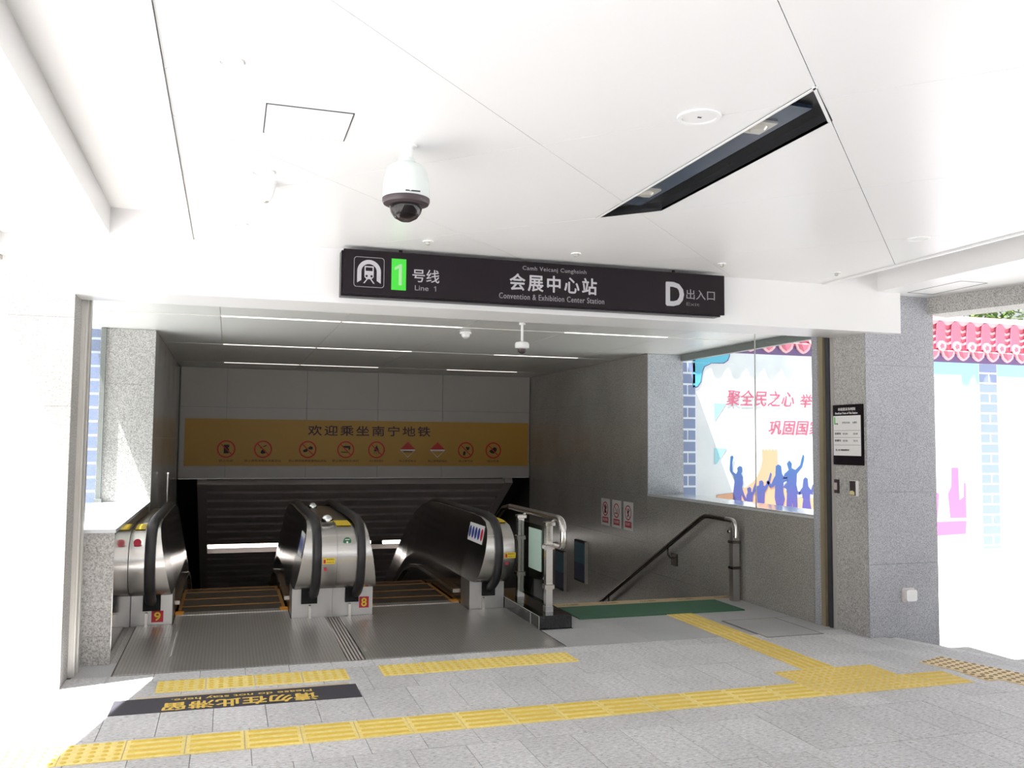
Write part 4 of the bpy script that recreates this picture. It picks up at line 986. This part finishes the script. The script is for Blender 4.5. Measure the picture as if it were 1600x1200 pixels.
obj('badge', MB().box(1.762, 1.778, 3.12, 3.126, ZC-.006, ZC-.002), 'track_dk', P)
ceil_disc('smoke_detector_cover', 'round white cover disc at the upper left of the ceiling', 'cover', -.03, 3.18, .045, 'plastic', ('rim', 'cover'))
ceil_disc('ceiling_ring', 'white ring fitting just above the cone camera', 'fitting', .122, 4.475, .06, 'white', ('rim', 'plate'))
for x, y, lab, r in ((.035, 5.63, 'round ceiling fitting near the left end of the fascia', .045), (1.219, 5.706, 'small round fitting above the station emblem', .035), (2.274, 5.729, 'small round fitting above the middle of the station sign', .035),
                  (3.408, 5.697, 'small round fitting above the D of the sign', .03), (4.405, 5.70, 'small round fitting near the right end of the fascia', .035), (4.156, 4.572, 'recessed round downlight near the right ceiling edge', .07)):
    P = ceil_disc('ceiling_fitting', lab, 'fitting', x, y, r, 'plastic', ('rim', 'cap'), 'round ceiling fittings in front of the fascia')
    if r < .04: obj('nozzle', MB().lathe([(.008, -.025), (.014, -.02), (.014, -.002)], (x, y, ZC), 12), 'lens', P, True)
hc = thing('ceiling_hatch', 'rectangular white access hatch with dark joint in the ceiling', 'hatch', (.275, 3.71, ZC))
hp = rect(.106, .446, -3.887, -3.541)
obj('lid', MB().prism(rect(.109, .443, -3.884, -3.545), under(ZC), -.001, .004), 'white', hc)
obj('joint', MB().box(.104, .1075, 3.541, 3.888, ZC-.003, ZC+.001).box(.4445, .4475, 3.541, 3.888, ZC-.003, ZC+.001).box(.104, .4475, 3.541, 3.544, ZC-.003, ZC+.001).box(.104, .4475, 3.8855, 3.888, ZC-.003, ZC+.001), 'track_dk', hc)
# hall devices
hcam = thing('hanging_camera', 'small white dome camera on a thin drop rod in the hall', 'camera', (2.63, 8.0, 2.72))
c = (2.63, 8.0, 0)
obj('rod', MB().lathe([(.013, 2.53), (.013, 2.72)], c, 14), 'plastic', hcam, True)
obj('collar', MB().lathe([(.03, 2.70), (.03, 2.72)], c, 16), 'plastic', hcam, True)
obj('housing', MB().lathe([(.05, 2.475), (.066, 2.482), (.068, 2.515), (.06, 2.535), (.02, 2.545)], c, 24), 'plastic', hcam, True)
obj('dome_cover', MB().lathe([(.003, 2.425), (.025, 2.432), (.04, 2.452), (.044, 2.476)], c, 20), 'camdark', hcam, True)
md = thing('motion_sensor', 'small white sensor dome on the hall ceiling', 'sensor', (2.31, 8.9, 2.72)); c = (2.31, 8.9, 0)
obj('base', MB().lathe([(.06, 2.70), (.06, 2.722)], c, 20), 'plastic', md, True)
obj('dome', MB().lathe([(.015, 2.655), (.038, 2.67), (.046, 2.70)], c, 20), 'plastic', md, True)

# ================================================================== OUTSIDE
HY = 10.42; HF = front(HY)
def hoarding(X0, X1, label, cols, full=True):
    H = thing('hoarding', label, 'hoarding', ((X0+X1)/2, HY, -.42))
    obj('board', MB().box(X0, X1, HY, HY+.06, -.42, 3.45), 'hoard', H)
    decal('eave_band', [rect(X0, X1, 2.80, 2.93)], HF, 'eave', H, 0, .004)
    rb_ = decal('roof_field', [rect(X0, X1, 2.93, 3.42)], HF, 'tile_red', H, 0, .01)
    x = X0+.13
    while x < X1-.1:
        # cover tile with round end, drip tile and channel courses
        obj('cover_tile', MB().prism([(x-.075+.075*(1-math.cos(math.pi*i/8)), 3.32+.075*math.sin(math.pi*i/8)) for i in range(9)]+[(x+.075, 3.0), (x-.075, 3.0)], HF, .01, .05), 'tile_red', H)
        e = obj('tile_end', MB().ring((x, 3.03), .0, .075, HF, .05, .062, 20), 'tile_pink', H)
        decal('rosette', [[(x+.045*math.cos(a*math.pi/5)*(1 if a % 2 else .6), 3.03+.045*math.sin(a*math.pi/5)*(1 if a % 2 else .6)) for a in range(10)]], HF, 'tile_red', e, .062, .066)
        xm = x+.137
        obj('drip_tile', MB().prism([(xm-.125, 2.975), (xm-.1, 2.89), (xm-.05, 2.845), (xm, 2.825), (xm+.05, 2.845), (xm+.1, 2.89), (xm+.125, 2.975)], HF, .01, .035), 'tile_pink', H)
        obj('drip_face', MB().prism([(xm-.085, 2.955), (xm-.06, 2.895), (xm, 2.855), (xm+.06, 2.895), (xm+.085, 2.955)], HF, .035, .04), 'tile_red', H)
        for zz in (3.07, 3.16, 3.25): obj('channel_tile', MB().prism([(xm-.06, zz), (xm, zz-.02), (xm+.06, zz), (xm+.06, zz+.035), (xm, zz+.015), (xm-.06, zz+.035)], HF, .01, .024), 'tile_pink', H)
        obj('ridge_tile', MB().prism([(xm-.12, 3.43), (xm-.1, 3.37), (xm, 3.335), (xm+.1, 3.37), (xm+.12, 3.43)], HF, .01, .04), 'tile_pink', H)
        x += .274
    obj('ridge_cap', MB().box(X0, X1, HY-.05, HY+.08, 3.40, 3.48), 'tile_pink', H)
    for cx0, cx1 in cols:
        decal('mortar_column', [rect(cx0-.012, cx1+.012, -.1, 2.80)], HF, 'mortar', H, 0, .003)
        z = 2.795; r = 0; bh = .142
        while z-bh > -.1:
            w = cx1-cx0
            segs = [(cx0, cx1)] if r % 2 == 0 else [(cx0, cx0+w*.52), (cx0+w*.60, cx1)]
            for s0, s1 in segs: obj('brick', MB().prism(rect(s0, s1, z-bh+.02, z), HF, .003, .007), 'brickblue', H)
            z -= bh+.006; r += 1
    return H
h1 = hoarding(5.56, 14, 'printed construction hoarding with pink tiled roof, slogans and brick columns', [(5.57, 5.82), (10.52, 10.84)])
# the slogan board between the brick columns
pxX = lambda cx: 5.6+(cx-20)*(7.62-5.6)/(860-20)      # tracing units along the board
pxZ = lambda cy: 2.80-(cy-90)*(2.80-.62)/(1120-90)
tr = lambda pts: [(pxX(a), pxZ(b_)) for a, b_ in pts]
decal('cloud_outline', [tr([(98, 86), (330, 86), (330, 110), (318, 140), (290, 160), (215, 162), (172, 185), (160, 215), (150, 280), (130, 312), (98, 322)])], HF, 'cloud_line', h1, .003, .005)
decal('cloud', [tr([(98, 86), (324, 86), (324, 108), (312, 136), (286, 154), (212, 157), (166, 182), (155, 214), (145, 278), (126, 306), (98, 316)])], HF, 'cloud', h1, .005, .007)
for p in ([(228, 410), (300, 410), (230, 520)], [(228, 690), (305, 690), (240, 790), (228, 790)]): decal('sky_patch', [tr(p)], HF, 'hoard_sky', h1, .0, .004)
decal('sky_patch', [rect(9.55, 10.51, 2.62, 2.80), rect(10.2, 10.51, 2.3, 2.62), rect(10.86, 11.9, 2.62, 2.80)], HF, 'hoard_sky', h1, 0, .004)
lettering('聚全民之心', (pxX(302), pxX(738), pxZ(424), pxZ(322)), HF, 'text_red', h1, .004, .006, .007, .2, label='red slogan lettering')
lettering('举全市之力', (pxX(780), pxX(1200), pxZ(424), pxZ(336)), HF, 'text_red', h1, .004, .006, .006, .2)
lettering('巩固国家', (pxX(572), pxX(925), pxZ(602), pxZ(508)), HF, 'text_red', h1, .004, .006, .01, .2, label='red second line of slogan')
decal('tower', [tr([(528, 700), (535, 690), (545, 704), (558, 690), (566, 704), (576, 686), (586, 704), (598, 690), (606, 704), (618, 690), (628, 704), (626, 760), (650, 900), (700, 1000), (880, 1010), (880, 1130), (240, 1130), (240, 980), (330, 970), (430, 930), (490, 880), (520, 810), (530, 760)])], HF, 'peach', h1, .004, .006)
# silhouettes (flat print)
sil = [
 [(328, 740), (340, 734), (346, 745), (338, 775), (340, 835), (362, 850), (372, 832), (370, 812), (384, 800), (400, 806), (402, 830), (394, 848), (404, 870), (404, 915), (398, 935), (415, 985), (428, 1010), (420, 1026), (404, 1000), (394, 975), (392, 1040), (388, 1110), (350, 1110), (344, 1040), (342, 975), (352, 900), (350, 862), (326, 838), (322, 820)],
 [(430, 940), (446, 930), (456, 940), (455, 960), (462, 965), (470, 935), (482, 905), (482, 960), (468, 985), (462, 1060), (460, 1120), (432, 1120), (428, 1030), (424, 985), (434, 965)],
 [(508, 895), (525, 890), (536, 905), (533, 922), (545, 926), (565, 890), (580, 840), (588, 850), (575, 905), (556, 945), (542, 970), (538, 1060), (532, 1120), (496, 1120), (494, 1030), (492, 960), (482, 930), (506, 922)],
 [(615, 800), (632, 790), (650, 800), (654, 850), (672, 875), (690, 870), (684, 895), (664, 905), (662, 960), (672, 1010), (655, 1075), (650, 1140), (625, 1140), (618, 1060), (606, 1000), (610, 920), (596, 935), (578, 938), (552, 900), (562, 890), (584, 915), (600, 880), (612, 860)],
 [(688, 785), (704, 764), (720, 784), (716, 815), (744, 825), (775, 795), (785, 755), (795, 724), (803, 740), (796, 775), (786, 810), (752, 850), (748, 920), (756, 960), (776, 970), (768, 984), (752, 980), (754, 1060), (750, 1150), (728, 1150), (722, 1020), (712, 1150), (684, 1150), (682, 1040), (688, 950), (664, 935), (690, 905), (688, 880), (662, 880), (672, 850), (700, 825)],
 [(796, 885), (808, 872), (824, 882), (826, 930), (845, 955), (856, 920), (862, 925), (856, 985), (838, 980), (836, 1020), (848, 1095), (830, 1140), (790, 1140), (782, 1090), (792, 1010), (788, 975), (770, 985), (764, 970), (790, 935)],
]
for p in sil: decal('printed_silhouette', [tr(p)], HF, 'people', h1, .006, .009)
decal('seal_mark', [rect(pxX(232), pxX(250), pxZ(1024), pxZ(1000))], HF, 'text_red', h1, .006, .008)
decal('magenta_print', [[(9.62, .55), (9.7, .55), (9.74, .9), (9.62, .95)], [(9.93, .55), (10.22, .55), (10.22, 1.05), (10.19, 1.05), (10.18, .85), (10.1, .8), (10.09, 1.27), (9.97, 1.27), (9.96, 1.0), (9.9, .9)], [(9.62, .30), (10.2, .32), (10.22, .5), (9.62, .5)]], HF, 'magenta', h1, .004, .006)
decal('cyan_print', [[(11.05, .55), (11.5, .55), (11.5, 1.0), (11.3, .8), (11.15, .9)]], HF, 'hoard_sky', h1, .004, .006)
for r in range(4):
    for k in range(9):
        x0 = 9.55+k*.56+(.28 if r % 2 else 0)
        obj('brick', MB().prism(rect(x0, x0+.52, -.40+r*.13, -.40+r*.13+.105), HF, 0, .008), 'mortar', h1)
h2 = hoarding(-4.5, -1.30, 'printed hoarding glimpsed behind the left window glass', [(-1.62, -1.32)])
# tree behind the hoarding
tree = thing('tree', 'leafy green tree crown rising behind the pink tiled hoarding', 'tree', (13.4, 13.4, -.42))
obj('trunk', MB().tube([(13.4, 13.4, -.42), (13.45, 13.4, 1.6), (13.35, 13.45, 3.8)], .11, 10, (1, 0, 0)), 'bark', tree, True)
random.seed(11); mb = MB()
for k in range(1500):
    a = random.uniform(0, 2*math.pi); rr = random.random()**.5; h = random.uniform(-1, 1)
    c = Vector((13.35+1.25*rr*math.cos(a)*math.sqrt(max(0, 1-h*h*.8)), 13.4+1.0*rr*math.sin(a), 3.95+.62*h))
    d = Vector((random.gauss(0, 1), random.gauss(0, 1), random.gauss(0, .6))).normalized(); e = d.cross(Vector((0, 0, 1))).normalized()*.045
    d = d*.1; n = len(mb.v)
    mb.add([c-d, c+e, c+d, c-e+Vector((0, 0, .015))], [(0, 1, 2), (0, 2, 3)])
fo = obj('foliage', mb, 'leaf', tree); fo['kind'] = 'stuff'
